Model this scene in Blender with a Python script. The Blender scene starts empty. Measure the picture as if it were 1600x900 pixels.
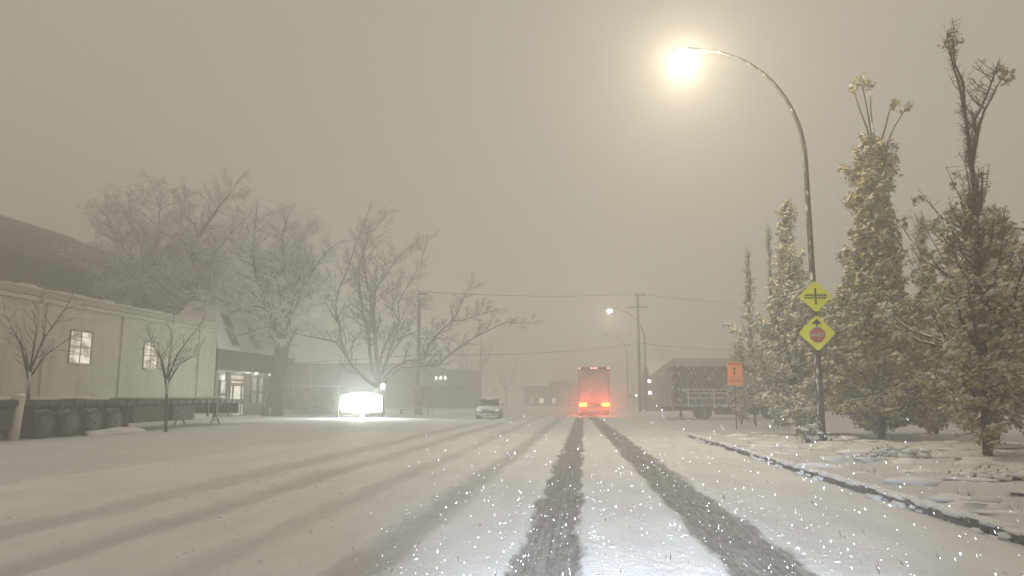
import bpy, math, random
import numpy as np
from mathutils import Vector, noise as mnoise

# ------------------------------------------------------------------ camera, world, sun, exposure
scene = bpy.context.scene
CAM_H = 1.45
FPX = 1156.0
PITCH = math.atan(172 / FPX)
YAW = math.atan(113 * math.cos(PITCH) / FPX)
cam_data = bpy.data.cameras.new("camera")
cam = bpy.data.objects.new("camera", cam_data)
scene.collection.objects.link(cam)
cam.location = (0, 0, CAM_H)
cam.rotation_euler = (math.pi / 2 + PITCH, 0, YAW)
cam_data.sensor_width = 36
cam_data.lens = FPX / 1600 * 36
cam_data.clip_start = 0.1
cam_data.clip_end = 3000
scene.camera = cam

world = bpy.data.worlds.new("World")
scene.world = world
world.use_nodes = True
wn = world.node_tree.nodes
wl = world.node_tree.links
wn.clear()
w_out = wn.new("ShaderNodeOutputWorld")
sky = wn.new("ShaderNodeTexSky")
sky.sky_type = 'NISHITA'
sky.sun_disc = False
sky.sun_elevation = math.radians(60)
sky.sun_rotation = math.radians(200)
bg_sky = wn.new("ShaderNodeBackground")
bg_sky.inputs['Strength'].default_value = 0.005
wl.new(sky.outputs['Color'], bg_sky.inputs['Color'])
bg_cloud = wn.new("ShaderNodeBackground")          # low snow cloud lit from below by the town
bg_cloud.inputs['Color'].default_value = (0.452, 0.402, 0.325, 1)
bg_cloud.inputs['Strength'].default_value = 0.92
wadd = wn.new("ShaderNodeAddShader")
wl.new(bg_sky.outputs[0], wadd.inputs[0])
wl.new(bg_cloud.outputs[0], wadd.inputs[1])
wl.new(wadd.outputs[0], w_out.inputs['Surface'])

sun_d = bpy.data.lights.new("sun", 'SUN')
sun_d.energy = 0.12
sun_d.angle = math.radians(40)
sun_d.color = (1.0, 0.93, 0.8)
sun = bpy.data.objects.new("sun", sun_d)
sun.rotation_euler = (math.radians(30), 0, math.radians(-20))
scene.collection.objects.link(sun)

scene.view_settings.view_transform = 'Standard'
scene.view_settings.look = 'None'
scene.view_settings.exposure = 0.0
scene.view_settings.gamma = 1.0
scene.view_settings.use_curve_mapping = False
scene.cycles.use_denoising = True
scene.cycles.max_bounces = 7
scene.cycles.diffuse_bounces = 2
scene.cycles.glossy_bounces = 2
scene.cycles.transmission_bounces = 3
scene.cycles.volume_bounces = 4
scene.cycles.transparent_max_bounces = 6
scene.cycles.sample_clamp_indirect = 4.0
scene.cycles.use_adaptive_sampling = True
scene.cycles.adaptive_threshold = 0.02

# ------------------------------------------------------------------ helpers
def ray(px, py):
    x = (px - 800) / FPX
    v = (450 - py) / FPX
    a, t = YAW, PITCH
    F = Vector((-math.sin(a) * math.cos(t), math.cos(a) * math.cos(t), math.sin(t)))
    R = Vector((math.cos(a), math.sin(a), 0))
    U = Vector((math.sin(a) * math.sin(t), -math.cos(a) * math.sin(t), math.cos(t)))
    return F + x * R + v * U

def W(px, py, Y):
    """where a point of the survey photograph lies in the plane Y metres down the road"""
    r = ray(px, py)
    t = Y / r.y
    return Vector((r.x * t, Y, CAM_H + r.z * t))

class MB:
    def __init__(self):
        self.v = []; self.f = []
    def add(self, verts, faces):
        n = len(self.v)
        self.v.extend([tuple(p) for p in verts])
        self.f.extend([tuple(i + n for i in f) for f in faces])
        return self
    def box(self, x0, x1, y0, y1, z0, z1):
        p = [(x0,y0,z0),(x1,y0,z0),(x1,y1,z0),(x0,y1,z0),(x0,y0,z1),(x1,y0,z1),(x1,y1,z1),(x0,y1,z1)]
        return self.add(p, [(3,2,1,0),(4,5,6,7),(0,1,5,4),(1,2,6,5),(2,3,7,6),(3,0,4,7)])
    def rbox(self, x0, x1, y0, y1, z0, z1, b=0.02):
        """box with chamfered edges"""
        vs = []; 
        zs = [(z0, b), (z0 + b, 0), (z1 - b, 0), (z1, b)]
        for z, i in zs:
            for (x, y) in ((x0+b, y0+i), (x1-b, y0+i), (x1-i, y0+b), (x1-i, y1-b), (x1-b, y1-i), (x0+b, y1-i), (x0+i, y1-b), (x0+i, y0+b)):
                vs.append((x, y, z))
        fs = [tuple(range(7, -1, -1)), tuple(range(24, 32))]
        for k in range(3):
            for j in range(8):
                a = k*8 + j; c = k*8 + (j+1) % 8
                fs.append((a, c, c+8, a+8))
        return self.add(vs, fs)
    def tube(self, pts, radii, sides=6, cap=True):
        pts = [Vector(p) for p in pts]
        if not hasattr(radii, '__len__'): radii = [radii]*len(pts)
        n = len(pts); base = len(self.v)
        ref = Vector((0.31, 0.22, 0.93))
        d0 = (pts[-1]-pts[0])
        if d0.length > 0 and abs(d0.normalized().dot(ref.normalized())) > .93: ref = Vector((1, .1, 0))
        for i in range(n):
            d = (pts[min(i+1, n-1)] - pts[max(i-1, 0)])
            if d.length < 1e-9: d = Vector((0,0,1))
            d.normalize()
            u = d.cross(ref); u.normalize(); w = d.cross(u)
            for k in range(sides):
                a = 2*math.pi*k/sides
                q = pts[i] + (u*math.cos(a) + w*math.sin(a))*radii[i]
                self.v.append((q.x, q.y, q.z))
        for i in range(n-1):
            for k in range(sides):
                a = base+i*sides+k; b = base+i*sides+(k+1) % sides
                self.f.append((a, b, b+sides, a+sides))
        if cap:
            self.f.append(tuple(base+k for k in range(sides-1, -1, -1)))
            self.f.append(tuple(base+(n-1)*sides+k for k in range(sides)))
        return self
    def extrude_y(self, prof, y0, y1):
        """closed (x, z) outline pulled from y0 to y1"""
        n = len(prof)
        v = [(x, y0, z) for x, z in prof] + [(x, y1, z) for x, z in prof]
        return self.add(v, [tuple(range(n)), tuple(range(2*n-1, n-1, -1))] + [((i+1) % n, i, i+n, (i+1) % n+n) for i in range(n)])
    def extrude_x(self, prof, x0, x1):
        n = len(prof)
        v = [(x0, y, z) for y, z in prof] + [(x1, y, z) for y, z in prof]
        return self.add(v, [tuple(range(n-1, -1, -1)), tuple(range(n, 2*n))] + [(i, (i+1) % n, (i+1) % n+n, i+n) for i in range(n)])
    def cyl_x(self, x0, x1, y, z, r, sides=20, b=0.0):
        xs = [x0, x0+b, x1-b, x1] if b else [x0, x1]
        rs = [r-b, r, r, r-b] if b else [r, r]
        return self.tube([(x, y, z) for x in xs], rs, sides)
    def blob(self, c, rx, ry, rz, rng, amp=.25, n=5, m=8):
        base = len(self.v)
        ph = rng.random()*50
        for i in range(n+1):
            th = math.pi*i/n
            for j in range(m):
                a = 2*math.pi*j/m
                d = Vector((math.sin(th)*math.cos(a), math.sin(th)*math.sin(a), math.cos(th)))
                k = 1 + amp*mnoise.noise(d*1.7 + Vector((ph, ph*.7, 0)))*1.6
                self.v.append((c[0]+d.x*rx*k, c[1]+d.y*ry*k, c[2]+d.z*rz*k))
        for i in range(n):
            for j in range(m):
                a = base+i*m+j; b = base+i*m+(j+1) % m
                self.f.append((a, a+m, b+m, b))
        return self
    def build(self, name, mat, parent=None, smooth=False, off=None, label=None):
        me = bpy.data.meshes.new(name)
        v = self.v
        if off is not None:
            v = (np.array(self.v) - np.array(tuple(off))).tolist()
        me.from_pydata(v, [], self.f)
        me.materials.append(mat)
        if smooth:
            me.polygons.foreach_set('use_smooth', [True]*len(me.polygons))
        me.update()
        o = bpy.data.objects.new(name, me)
        scene.collection.objects.link(o)
        if parent: o.parent = parent
        if label: o['label'] = label
        return o

def thing(name, label, cat, loc=(0,0,0), rz=0, group=None):
    o = bpy.data.objects.new(name, None)
    o.empty_display_size = .3
    scene.collection.objects.link(o)
    o.location = loc; o.rotation_euler = (0, 0, rz)
    o['label'] = label; o['category'] = cat
    if group: o['group'] = group
    return o

def tag(o, label=None, cat=None, group=None, kind=None):
    if label: o['label'] = label
    if cat: o['category'] = cat
    if group: o['group'] = group
    if kind: o['kind'] = kind
    return o

def copy_tree(o, parent=None):
    c = o.copy(); scene.collection.objects.link(c)
    if parent: c.parent = parent
    for ch in list(o.children): copy_tree(ch, c)
    return c

def lamp(name, loc, power, color, radius=.12, kind='POINT', parent=None):
    d = bpy.data.lights.new(name, kind)
    d.energy = power; d.color = color; d.shadow_soft_size = radius
    o = bpy.data.objects.new(name, d); o.location = loc
    scene.collection.objects.link(o)
    if parent: o.parent = parent
    return o

# ------------------------------------------------------------------ materials
def new_mat(name):
    m = bpy.data.materials.new(name); m.use_nodes = True
    nt = m.node_tree
    return m, nt.nodes, nt.links, nt.nodes['Principled BSDF']

def math_node(N, L, op, a, b=None, c=None, clamp=False):
    n = N.new('ShaderNodeMath'); n.operation = op; n.use_clamp = clamp
    for i, x in enumerate((a, b, c)):
        if x is None: continue
        if isinstance(x, (int, float)): n.inputs[i].default_value = x
        else: L.new(x, n.inputs[i])
    return n.outputs[0]

def noise_node(N, L, scale, detail=4, vec=None, rough=.55, stretch=None):
    n = N.new('ShaderNodeTexNoise'); n.inputs['Scale'].default_value = scale
    n.inputs['Detail'].default_value = detail; n.inputs['Roughness'].default_value = rough
    if vec is None:
        tc = N.new('ShaderNodeTexCoord'); vec = tc.outputs['Object']
    if stretch:
        mp = N.new('ShaderNodeMapping'); mp.inputs['Scale'].default_value = stretch
        L.new(vec, mp.inputs['Vector']); vec = mp.outputs[0]
    L.new(vec, n.inputs['Vector'])
    return n.outputs['Fac']

def maprange(N, L, x, a, b, c=0.0, d=1.0, smooth=True):
    n = N.new('ShaderNodeMapRange')
    if smooth: n.interpolation_type = 'SMOOTHSTEP'
    n.inputs['From Min'].default_value = a; n.inputs['From Max'].default_value = b
    n.inputs['To Min'].default_value = c; n.inputs['To Max'].default_value = d
    L.new(x, n.inputs['Value'])
    return n.outputs[0]

def mixc(N, L, fac, a, b):
    n = N.new('ShaderNodeMix'); n.data_type = 'RGBA'
    if isinstance(fac, (int, float)): n.inputs[0].default_value = fac
    else: L.new(fac, n.inputs[0])
    for i, x in ((6, a), (7, b)):
        if isinstance(x, tuple): n.inputs[i].default_value = (*x, 1) if len(x) == 3 else x
        else: L.new(x, n.inputs[i])
    return n.outputs[2]

SNOW = (0.80, 0.81, 0.83)
def snowy(name, col, col2=None, rough=.7, metal=0.0, up=(.35, .7), plaster=0.0, scale=6, pscale=5, stretch=None, bump=.2, snow=True):
    """surface with wet snow lying on what faces up, and blown on to what faces the wind"""
    m, N, L, B = new_mat(name)
    base = mixc(N, L, maprange(N, L, noise_node(N, L, scale, 5), .35, .65), col, col2 or tuple(c*.7 for c in col))
    B.inputs['Roughness'].default_value = rough; B.inputs['Metallic'].default_value = metal
    if snow:
        g = N.new('ShaderNodeNewGeometry')
        s = N.new('ShaderNodeSeparateXYZ'); L.new(g.outputs['Normal'], s.inputs[0])
        nz = noise_node(N, L, pscale, 5, stretch=stretch)
        zz = math_node(N, L, 'ADD', s.outputs['Z'], math_node(N, L, 'MULTIPLY', math_node(N, L, 'SUBTRACT', nz, .5), .8))
        f = maprange(N, L, zz, up[0], up[1])
        if plaster > 0:
            wind = math_node(N, L, 'MULTIPLY_ADD', s.outputs['Y'], -.6, math_node(N, L, 'MULTIPLY', s.outputs['X'], -.5))
            ww = math_node(N, L, 'ADD', math_node(N, L, 'MULTIPLY', math_node(N, L, 'MAXIMUM', wind, 0), .25), nz)
            f = math_node(N, L, 'MAXIMUM', f, maprange(N, L, ww, 1.02-plaster*.6, 1.14-plaster*.6, 0, .92))
        base = mixc(N, L, f, base, SNOW)
    L.new(base, B.inputs['Base Color'])
    if bump:
        b = N.new('ShaderNodeBump'); b.inputs['Strength'].default_value = bump; b.inputs['Distance'].default_value = .03
        L.new(noise_node(N, L, scale*3, 4), b.inputs['Height']); L.new(b.outputs[0], B.inputs['Normal'])
    return m

def glow_mat(name, col, strength):
    m, N, L, B = new_mat(name)
    B.inputs['Base Color'].default_value = (*col, 1)
    B.inputs['Emission Color'].default_value = (*col, 1)
    B.inputs['Emission Strength'].default_value = strength
    return m

def pane_mat(name, col, strength, scale=3.0, stretch=(1, 1, 1)):
    """a lit window seen from outside: uneven light from the room behind"""
    m, N, L, B = new_mat(name)
    f = maprange(N, L, noise_node(N, L, scale, 3, stretch=stretch), .35, .62, .25, 1.0)
    B.inputs['Base Color'].default_value = (.3, .28, .24, 1)
    B.inputs['Roughness'].default_value = .15
    B.inputs['Emission Color'].default_value = (*col, 1)
    L.new(math_node(N, L, 'MULTIPLY', f, strength), B.inputs['Emission Strength'])
    return m

def snow_surface(name, col=SNOW, lump=.5):
    m, N, L, B = new_mat(name)
    g = N.new('ShaderNodeNewGeometry')
    pos = g.outputs['Position']
    n1 = noise_node(N, L, .5, 5, pos)
    n2 = noise_node(N, L, 5.0, 6, pos, .65)
    n3 = noise_node(N, L, 38.0, 4, pos, .7)
    B.inputs['Roughness'].default_value = .75
    L.new(mixc(N, L, maprange(N, L, n1, .3, .7), tuple(c*.93 for c in col), col), B.inputs['Base Color'])
    h = math_node(N, L, 'ADD', math_node(N, L, 'MULTIPLY', n2, 1.4), math_node(N, L, 'MULTIPLY', n3, .3))
    b = N.new('ShaderNodeBump'); b.inputs['Strength'].default_value = lump; b.inputs['Distance'].default_value = .09
    L.new(h, b.inputs['Height']); L.new(b.outputs[0], B.inputs['Normal'])
    return m

TRACKS = [(-.36, .30, .97, 0.0), (1.68, .37, .97, -.018), (-1.95, .22, .46, .004), (-3.35, .20, .28, 0), (-4.9, .26, .36, 0), (-6.35, .34, .33, 0)]
def road_material():
    m, N, L, B = new_mat("rutted_road_snow")
    g = N.new('ShaderNodeNewGeometry'); pos = g.outputs['Position']
    s = N.new('ShaderNodeSeparateXYZ'); L.new(pos, s.inputs[0])
    edge = noise_node(N, L, 2.2, 5, pos, .65, stretch=(1.6, .35, 1))
    fine = noise_node(N, L, 9, 5, pos, .7, stretch=(1.6, .5, 1))
    wob = math_node(N, L, 'MULTIPLY', math_node(N, L, 'SUBTRACT', noise_node(N, L, .12, 2, pos, stretch=(.2, 1, 1)), .5), .5)
    ej = math_node(N, L, 'ADD', math_node(N, L, 'MULTIPLY', math_node(N, L, 'SUBTRACT', edge, .5), .46), math_node(N, L, 'MULTIPLY', math_node(N, L, 'SUBTRACT', fine, .5), .16))
    tot = None
    for cx, hw, dk, dr in TRACKS:
        c = math_node(N, L, 'MULTIPLY_ADD', s.outputs['Y'], dr, cx)
        d = math_node(N, L, 'ABSOLUTE', math_node(N, L, 'SUBTRACT', math_node(N, L, 'ADD', s.outputs['X'], wob if dk < .8 else math_node(N, L, 'MULTIPLY', wob, .3)), c))
        d = math_node(N, L, 'ADD', d, ej)
        t = maprange(N, L, d, hw*(.80 if dk > .8 else .35), hw*(1.16 if dk > .8 else 1.7), dk, 0)
        tot = t if tot is None else math_node(N, L, 'MAXIMUM', tot, t)
    slush = mixc(N, L, maprange(N, L, noise_node(N, L, 7, 6, pos, .75, stretch=(1.5, .5, 1)), .35, .68), (.085, .08, .075), (.25, .242, .232))
    tread = maprange(N, L, noise_node(N, L, 1.0, 5, pos, .7, stretch=(26, .5, 1)), .40, .64, 0, .6)
    slush = mixc(N, L, tread, slush, (.36, .355, .35))
    spots = maprange(N, L, noise_node(N, L, 16, 5, pos, .8, stretch=(1.4, .55, 1)), .55, .72, 0, .75)
    slush = mixc(N, L, spots, slush, (.55, .55, .56))
    snow = mixc(N, L, maprange(N, L, noise_node(N, L, 1.3, 5, pos, .6, stretch=(1, .3, 1)), .3, .7), (.70, .70, .71), (.80, .805, .82))
    L.new(mixc(N, L, tot, snow, slush), B.inputs['Base Color'])
    L.new(maprange(N, L, tot, 0, 1, .7, .55), B.inputs['Roughness'])
    b = N.new('ShaderNodeBump'); b.inputs['Strength'].default_value = .55; b.inputs['Distance'].default_value = .05
    h = math_node(N, L, 'ADD', noise_node(N, L, 6, 6, pos, .7), math_node(N, L, 'MULTIPLY', noise_node(N, L, 45, 4, pos, .7), .3))
    L.new(h, b.inputs['Height']); L.new(b.outputs[0], B.inputs['Normal'])
    return m

M = {}
M['snow'] = snow_surface('snow_cover', lump=.95)
M['snow_lump'] = snow_surface('snow_lump', lump=.22)
M['road'] = road_material()
M['kerb'] = snowy('kerb_concrete', (.20, .19, .18), (.12, .115, .11), up=(.5, .9), pscale=7)
M['bark'] = snowy('wet_bark', (.07, .055, .042), (.04, .032, .026), rough=.9, up=(.3, .75), plaster=.46, scale=9, pscale=4, stretch=(1, 1, .35), bump=.6)
M['bark_far'] = snowy('grey_bark', (.10, .086, .07), (.06, .052, .044), rough=.9, up=(.2, .7), plaster=.5, scale=5, pscale=3, stretch=(1, 1, .35), bump=.5)
M['twig'] = snowy('frosted_twigs', (.34, .32, .27), (.24, .22, .19), rough=.9, up=(-.6, .2), plaster=.9, scale=3, pscale=2.0, bump=0)
M['twig_dark'] = snowy('dark_twigs', (.10, .085, .065), (.06, .05, .04), rough=.9, up=(.3, .8), plaster=.35, scale=3, pscale=2.0, bump=0)
M['pole'] = snowy('weathered_steel_pole', (.085, .08, .072), (.06, .056, .05), rough=.6, metal=.3, up=(.6, .9), plaster=.50, pscale=9, stretch=(1, 1, .35), bump=.1)
M['wood_pole'] = snowy('grey_timber', (.14, .12, .10), (.09, .08, .068), rough=.9, up=(.5, .9), plaster=.45, pscale=5, stretch=(1, 1, .25))
M['dark_metal'] = snowy('dark_steel', (.05, .048, .045), (.03, .03, .028), rough=.6, metal=.2, up=(.5, .8), plaster=.3)
M['deck'] = snowy('trailer_steel', (.045, .042, .036), (.03, .028, .025), rough=.7, up=(1.2, 1.5), plaster=.25, pscale=1.2)
M['tyre'] = snowy('tyre_rubber', (.03, .03, .03), (.02, .02, .02), rough=.9, up=(.6, .95), plaster=.12, pscale=6)
M['rim'] = snowy('wheel_rim', (.10, .10, .095), (.06, .06, .06), rough=.5, metal=.5, plaster=.5)
M['siding'] = snowy('painted_siding', (.52, .49, .41), (.47, .445, .37), rough=.8, snow=False, scale=1.2, bump=.1)
M['stone_wall'] = snowy('entrance_wall', (.26, .245, .21), (.20, .19, .165), rough=.9, snow=False, scale=4)
M['fascia'] = snowy('dark_fascia', (.10, .092, .08), (.08, .074, .065), rough=.8, plaster=.3, pscale=1.0)
M['dark_roof'] = snowy('dark_shingle_roof', (.075, .066, .052), (.055, .05, .042), rough=.9, plaster=0, up=(1.5, 2), scale=.7, pscale=.8)
M['grey_roof'] = snowy('grey_shingle_roof', (.10, .092, .08), (.055, .052, .046), rough=.9, up=(.75, 1.15), plaster=.3, scale=.9, pscale=.5)
M['snow_roof'] = snow_surface('roof_snow', (.66, .655, .63), .3)
M['snow_roof_dim'] = snow_surface('old_roof_snow', (.36, .345, .29), .3)
M['snow_patch'] = snow_surface('thin_snow', (.62, .61, .56), .4)
M['skylight'] = snowy('dark_glass_strip', (.035, .034, .032), rough=.2, plaster=.35, up=(.95, 1.3), pscale=3, bump=0)
M['frame_dark'] = snowy('bronze_frame', (.10, .09, .075), rough=.5, snow=False, bump=0)
M['frame_light'] = snowy('light_frame', (.38, .36, .31), rough=.6, snow=False, bump=0)
M['far_wall'] = snowy('far_wall', (.20, .185, .16), (.15, .14, .12), rough=.9, snow=False, scale=.4)
M['metal_wall'] = snowy('corrugated_metal_wall', (.13, .125, .115), (.10, .097, .09), rough=.6, plaster=.3, pscale=.6)
M['white_paint'] = snowy('white_paint', (.80, .79, .75), rough=.6, snow=False, bump=0)
M['reflector'] = snowy('retroreflective_white', (.92, .92, .90), rough=.4, snow=False, bump=0)
M['trailer_box'] = snowy('truck_box_skin', (.36, .33, .31), (.28, .26, .25), rough=.6, plaster=.45, pscale=3, stretch=(1, 1, .35))
M['trailer_frame'] = snowy('snow_streaked_frame', (.20, .19, .18), (.14, .135, .13), rough=.8, up=(.3, .7), plaster=.55, pscale=4)
M['tarp'] = snowy('dark_mesh_side', (.052, .046, .05), (.03, .028, .032), rough=.8, up=(.5, .9), plaster=.55, pscale=3.4, stretch=(3.0, 1, .8))
M['car_paint'] = snowy('dark_car_paint', (.12, .12, .12), rough=.5, up=(.3, .7), plaster=.66, pscale=4)
M['car_glass'] = snowy('car_glass', (.03, .03, .032), rough=.15, up=(.9, 1.4), plaster=.35, pscale=4, bump=0)
M['yellow'] = snowy('fluorescent_sign_yellow', (.86, .86, .035), (.80, .82, .04), rough=.5, up=(.6, .9), plaster=.12, pscale=4, bump=0)
M['orange'] = snowy('orange_sign', (.98, .30, .085), (.95, .27, .075), rough=.5, up=(.6, .9), plaster=.2, pscale=4, bump=0)
M['black_mark'] = snowy('black_sign_film', (.03, .03, .022), rough=.6, snow=False, bump=0)
M['red_mark'] = snowy('red_sign_film', (.55, .10, .10), rough=.5, up=(.6, .9), plaster=.3, bump=0)
M['white_mark'] = snowy('white_sign_film', (.75, .70, .62), rough=.5, snow=False, bump=0)
M['sign_metal'] = snowy('sign_back', (.35, .35, .33), rough=.5, metal=.4, up=(.3, .6))
M['lamp_lens'] = glow_mat('street_lamp_lens', (1.0, .92, .70), 90)
M['lamp_lens_off'] = snowy('unlit_lamp_lens', (.5, .48, .42), rough=.3)
M['wall_light'] = glow_mat('white_wall_light', (1.0, .93, .80), 6)
M['white_star'] = glow_mat('white_lamp_globe', (.95, 1.0, .92), 25)
M['sign_face'] = glow_mat('lit_sign_face', (.90, 1.0, .95), 14.0)
M['tail'] = glow_mat('brake_light', (1.0, .10, .010), 24)
M['marker'] = glow_mat('red_marker_lamp', (1.0, .35, .28), 6)
M['red_strip_glow'] = glow_mat('glowing_reflective_strip', (.8, .25, .2), .25)  # faint emission stands in for the light these strips throw back
M['pane_warm'] = pane_mat('lit_window_pane', (1.0, .93, .80), 1.05, 1.3)
M['pane_door'] = pane_mat('lit_entrance_glass', (1.0, .95, .82), .95, .8)
M['pane_dim'] = pane_mat('dim_entrance_glass', (1.0, .95, .84), .36, .8)
M['pane_far'] = pane_mat('far_window_glass', (1.0, .93, .82), 1.6, .5)
M['wire'] = snowy('power_cable', (.05, .048, .045), rough=.8, snow=False, bump=0)
M['head_glass'] = glow_mat('headlamp_glass', (.95, .97, 1.0), .15)

def stained(m):
    N = m.node_tree.nodes; L = m.node_tree.links; B = N['Principled BSDF']
    src = B.inputs['Base Color'].links[0].from_socket
    st_ = maprange(N, L, noise_node(N, L, 1.6, 6, stretch=(1, 1, .22)), .48, .75, 0, .5)
    pl = maprange(N, L, noise_node(N, L, .9, 6, stretch=(1, 1, 1.6)), .5, .72, 0, .55)
    c = mixc(N, L, st_, src, (.19, .175, .13))
    c = mixc(N, L, pl, c, (.62, .61, .56))
    L.new(c, B.inputs['Base Color'])
stained(M['siding'])

def foliage_mat(name, a, b, snow=.5):
    m, N, L, B = new_mat(name)
    n = noise_node(N, L, 2.3, 3)
    n2 = noise_node(N, L, 17.0, 2)
    c = mixc(N, L, maprange(N, L, n, .35, .65), a, b)
    c = mixc(N, L, maprange(N, L, n2, .3, .7, 0, .6), c, tuple(x*.45 for x in a))
    g = N.new('ShaderNodeNewGeometry')
    s = N.new('ShaderNodeSeparateXYZ'); L.new(g.outputs['Normal'], s.inputs[0])
    az = math_node(N, L, 'ABSOLUTE', s.outputs['Z'])
    zz = math_node(N, L, 'ADD', az, math_node(N, L, 'MULTIPLY', math_node(N, L, 'SUBTRACT', noise_node(N, L, 8, 4), .5), 1.0))
    c = mixc(N, L, maprange(N, L, zz, 1.0-snow, 1.35-snow), c, (.66, .65, .60))
    L.new(c, B.inputs['Base Color'])
    B.inputs['Roughness'].default_value = .8
    return m
M['leaf_snow'] = snow_surface('thin_snow_over_leaves', (.74, .70, .57), .3)
M['leaf'] = foliage_mat('snowy_withered_leaves', (.24, .185, .075), (.58, .49, .22), .70)
M['leaf_yellow'] = foliage_mat('snowy_yellowed_leaves', (.20, .15, .045), (.58, .49, .18), .62)
M['leaf_pale'] = foliage_mat('snow_laden_leaves', (.25, .205, .10), (.55, .49, .29), .70)

# ------------------------------------------------------------------ ground, road, verge, kerb
def fbm(x, y, s, o=3):
    v = 0; a = 1
    for k in range(o):
        v += a*mnoise.noise(Vector((x*s, y*s, k*7.3))); s *= 2.1; a *= .5
    return v

def kerb_x(y):
    return 4.27 - .022*(y-8) if y > 8 else 4.27

def smooth(a, b, x):
    t = min(1, max(0, (x-a)/(b-a))); return t*t*(3-2*t)

def ground_z(x, y):
    # the verges; sinks under the road sheet
    z = .03*fbm(x, y, .25) + .012*fbm(x, y, 1.3)
    if x > 0:
        k = kerb_x(y)
        v = smooth(k+.02, k+.14, x)
        vz = .13 + .05*smooth(k, k+5, x) + (.07*fbm(x, y, .45, 3) + .09*abs(fbm(x*.6, y*1.5, .9, 4)) - .03)*smooth(k+.2, k+1.5, x)
        flat = smooth(26, 33, y)
        vz = vz*(1-flat) + (.01+.012*fbm(x, y, .4))*flat
        return -.12*(1-v) + vz*v
    v = smooth(-9.3, -9.9, x)
    return -.12*(1-v) + (.03 + z*.8 + .06*smooth(-10, -16, x))*v

gs = bpy.data.objects
g = MB()
g.add([(-650, -100, -.35), (650, -100, -.35), (650, 560, -.35), (-650, 560, -.35)], [(0, 1, 2, 3)])
tag(g.build('ground', M['snow']), kind='structure')

def sheet(xs, ys, zf):
    mb = MB(); nx = len(xs)
    vs = [(x, y, zf(x, y)) for y in ys for x in xs]
    fs = [(j*nx+i, j*nx+i+1, (j+1)*nx+i+1, (j+1)*nx+i) for j in range(len(ys)-1) for i in range(nx-1)]
    return mb.add(vs, fs)

ysv = list(np.concatenate([np.arange(-8, 8, .8), np.arange(8, 34, .22), np.arange(34, 70, .8), np.arange(70, 300, 6)]))
xr = list(np.concatenate([np.arange(2.6, 3.8, .3), np.arange(3.8, 5.4, .07), np.arange(5.4, 14, .2), np.arange(14, 30, .8), np.arange(30, 200, 8)]))
def zr(x, y):
    z = ground_z(x, y)
    return z
tag(sheet(xr, ysv, zr).build('snowy_verge', M['snow'], smooth=True), kind='structure')
xl = list(np.concatenate([np.arange(-250, -60, 10), np.arange(-60, -30, 1.5), np.arange(-30, -8.6, .35)]))
ysl = list(np.concatenate([np.arange(-20, 10, 2), np.arange(10, 60, .5), np.arange(60, 300, 6)]))
tag(sheet(xl, ysl, ground_z).build('snow_field', M['snow'], smooth=True), kind='structure')

def road_z(x, y):
    z = 0.0
    for cx, hw, dk, dr in TRACKS:
        d = abs(x - (cx + dr*y))
        z -= .035*dk*(1-smooth(hw*.5, hw*1.3, d))
        z += .012*dk*math.exp(-((d-hw*1.45)/(hw*.35))**2)
    z += .010*fbm(x*1.5, y*.7, 1.1, 3)
    if x > 3.2: z += .02*smooth(3.2, 4.0, x)
    return z
xro = list(np.concatenate([np.arange(-10.2, -7, .25), np.arange(-7, 4.25, .06), [4.3]]))
yro = list(np.concatenate([np.arange(-8, 3, .6), np.arange(3, 22, .14), np.arange(22, 60, .6), np.arange(60, 300, 5)]))
tag(sheet(xro, yro, road_z).build('road', M['road'], smooth=True), kind='structure')

rng = random.Random(5)
kb = MB()
yy = -4.0
while yy < 28.5:
    y2 = min(yy + .9, 28.6)
    x0, x1 = kerb_x(yy)-.02, kerb_x(y2)-.02
    h0 = .135 if y2 < 24 else .135 - .02*(y2-24)
    kb.add([(x0, yy+.01, -.1), (x0+.16, yy+.01, -.1), (x1+.16, y2-.01, -.1), (x1, y2-.01, -.1),
            (x0+.02, yy+.01, h0), (x0+.16, yy+.01, h0), (x1+.16, y2-.01, h0), (x1+.02, y2-.01, h0)],
           [(3,2,1,0),(4,5,6,7),(0,1,5,4),(1,2,6,5),(2,3,7,6),(3,0,4,7)])
    yy += .9
tag(kb.build('kerb', M['kerb']), kind='structure')
sb = MB()
for i in range(420):
    y = rng.uniform(2, 29); x = kerb_x(y) + rng.uniform(.02, .16)
    sb.blob((x, y, .125), rng.uniform(.04, .10), rng.uniform(.08, .4), rng.uniform(.02, .05), rng, .4, 4, 7)
for i in range(60):
    y = rng.uniform(2, 30); x = kerb_x(y) - rng.uniform(-.01, .16)
    sb.blob((x, y, rng.uniform(0.01, .07)), rng.uniform(.03, .08), rng.uniform(.05, .3), rng.uniform(.02, .055), rng, .5, 4, 7)
tag(sb.build('kerb_snow', M['snow_lump'], smooth=True), kind='structure')

# clods of pushed snow beside the ruts
sb = MB()
for i in range(700):
    cx, hw, dk, dr = TRACKS[rng.choice([0, 0, 0, 1, 1, 1, 2, 3, 4, 5])]
    y = 4 + 24*rng.random()**1.5
    x = cx + dr*y + rng.choice([-1, 1])*(hw*1.25 + abs(rng.gauss(0, .12)))
    r = rng.uniform(.008, .03)
    sb.blob((x, y, .004), r*rng.uniform(.8, 1.3), r*rng.uniform(.8, 2.0), r*.45, rng, .5, 3, 6)
tag(sb.build('snow_clods', M['snow_lump'], smooth=True), kind='stuff')

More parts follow.
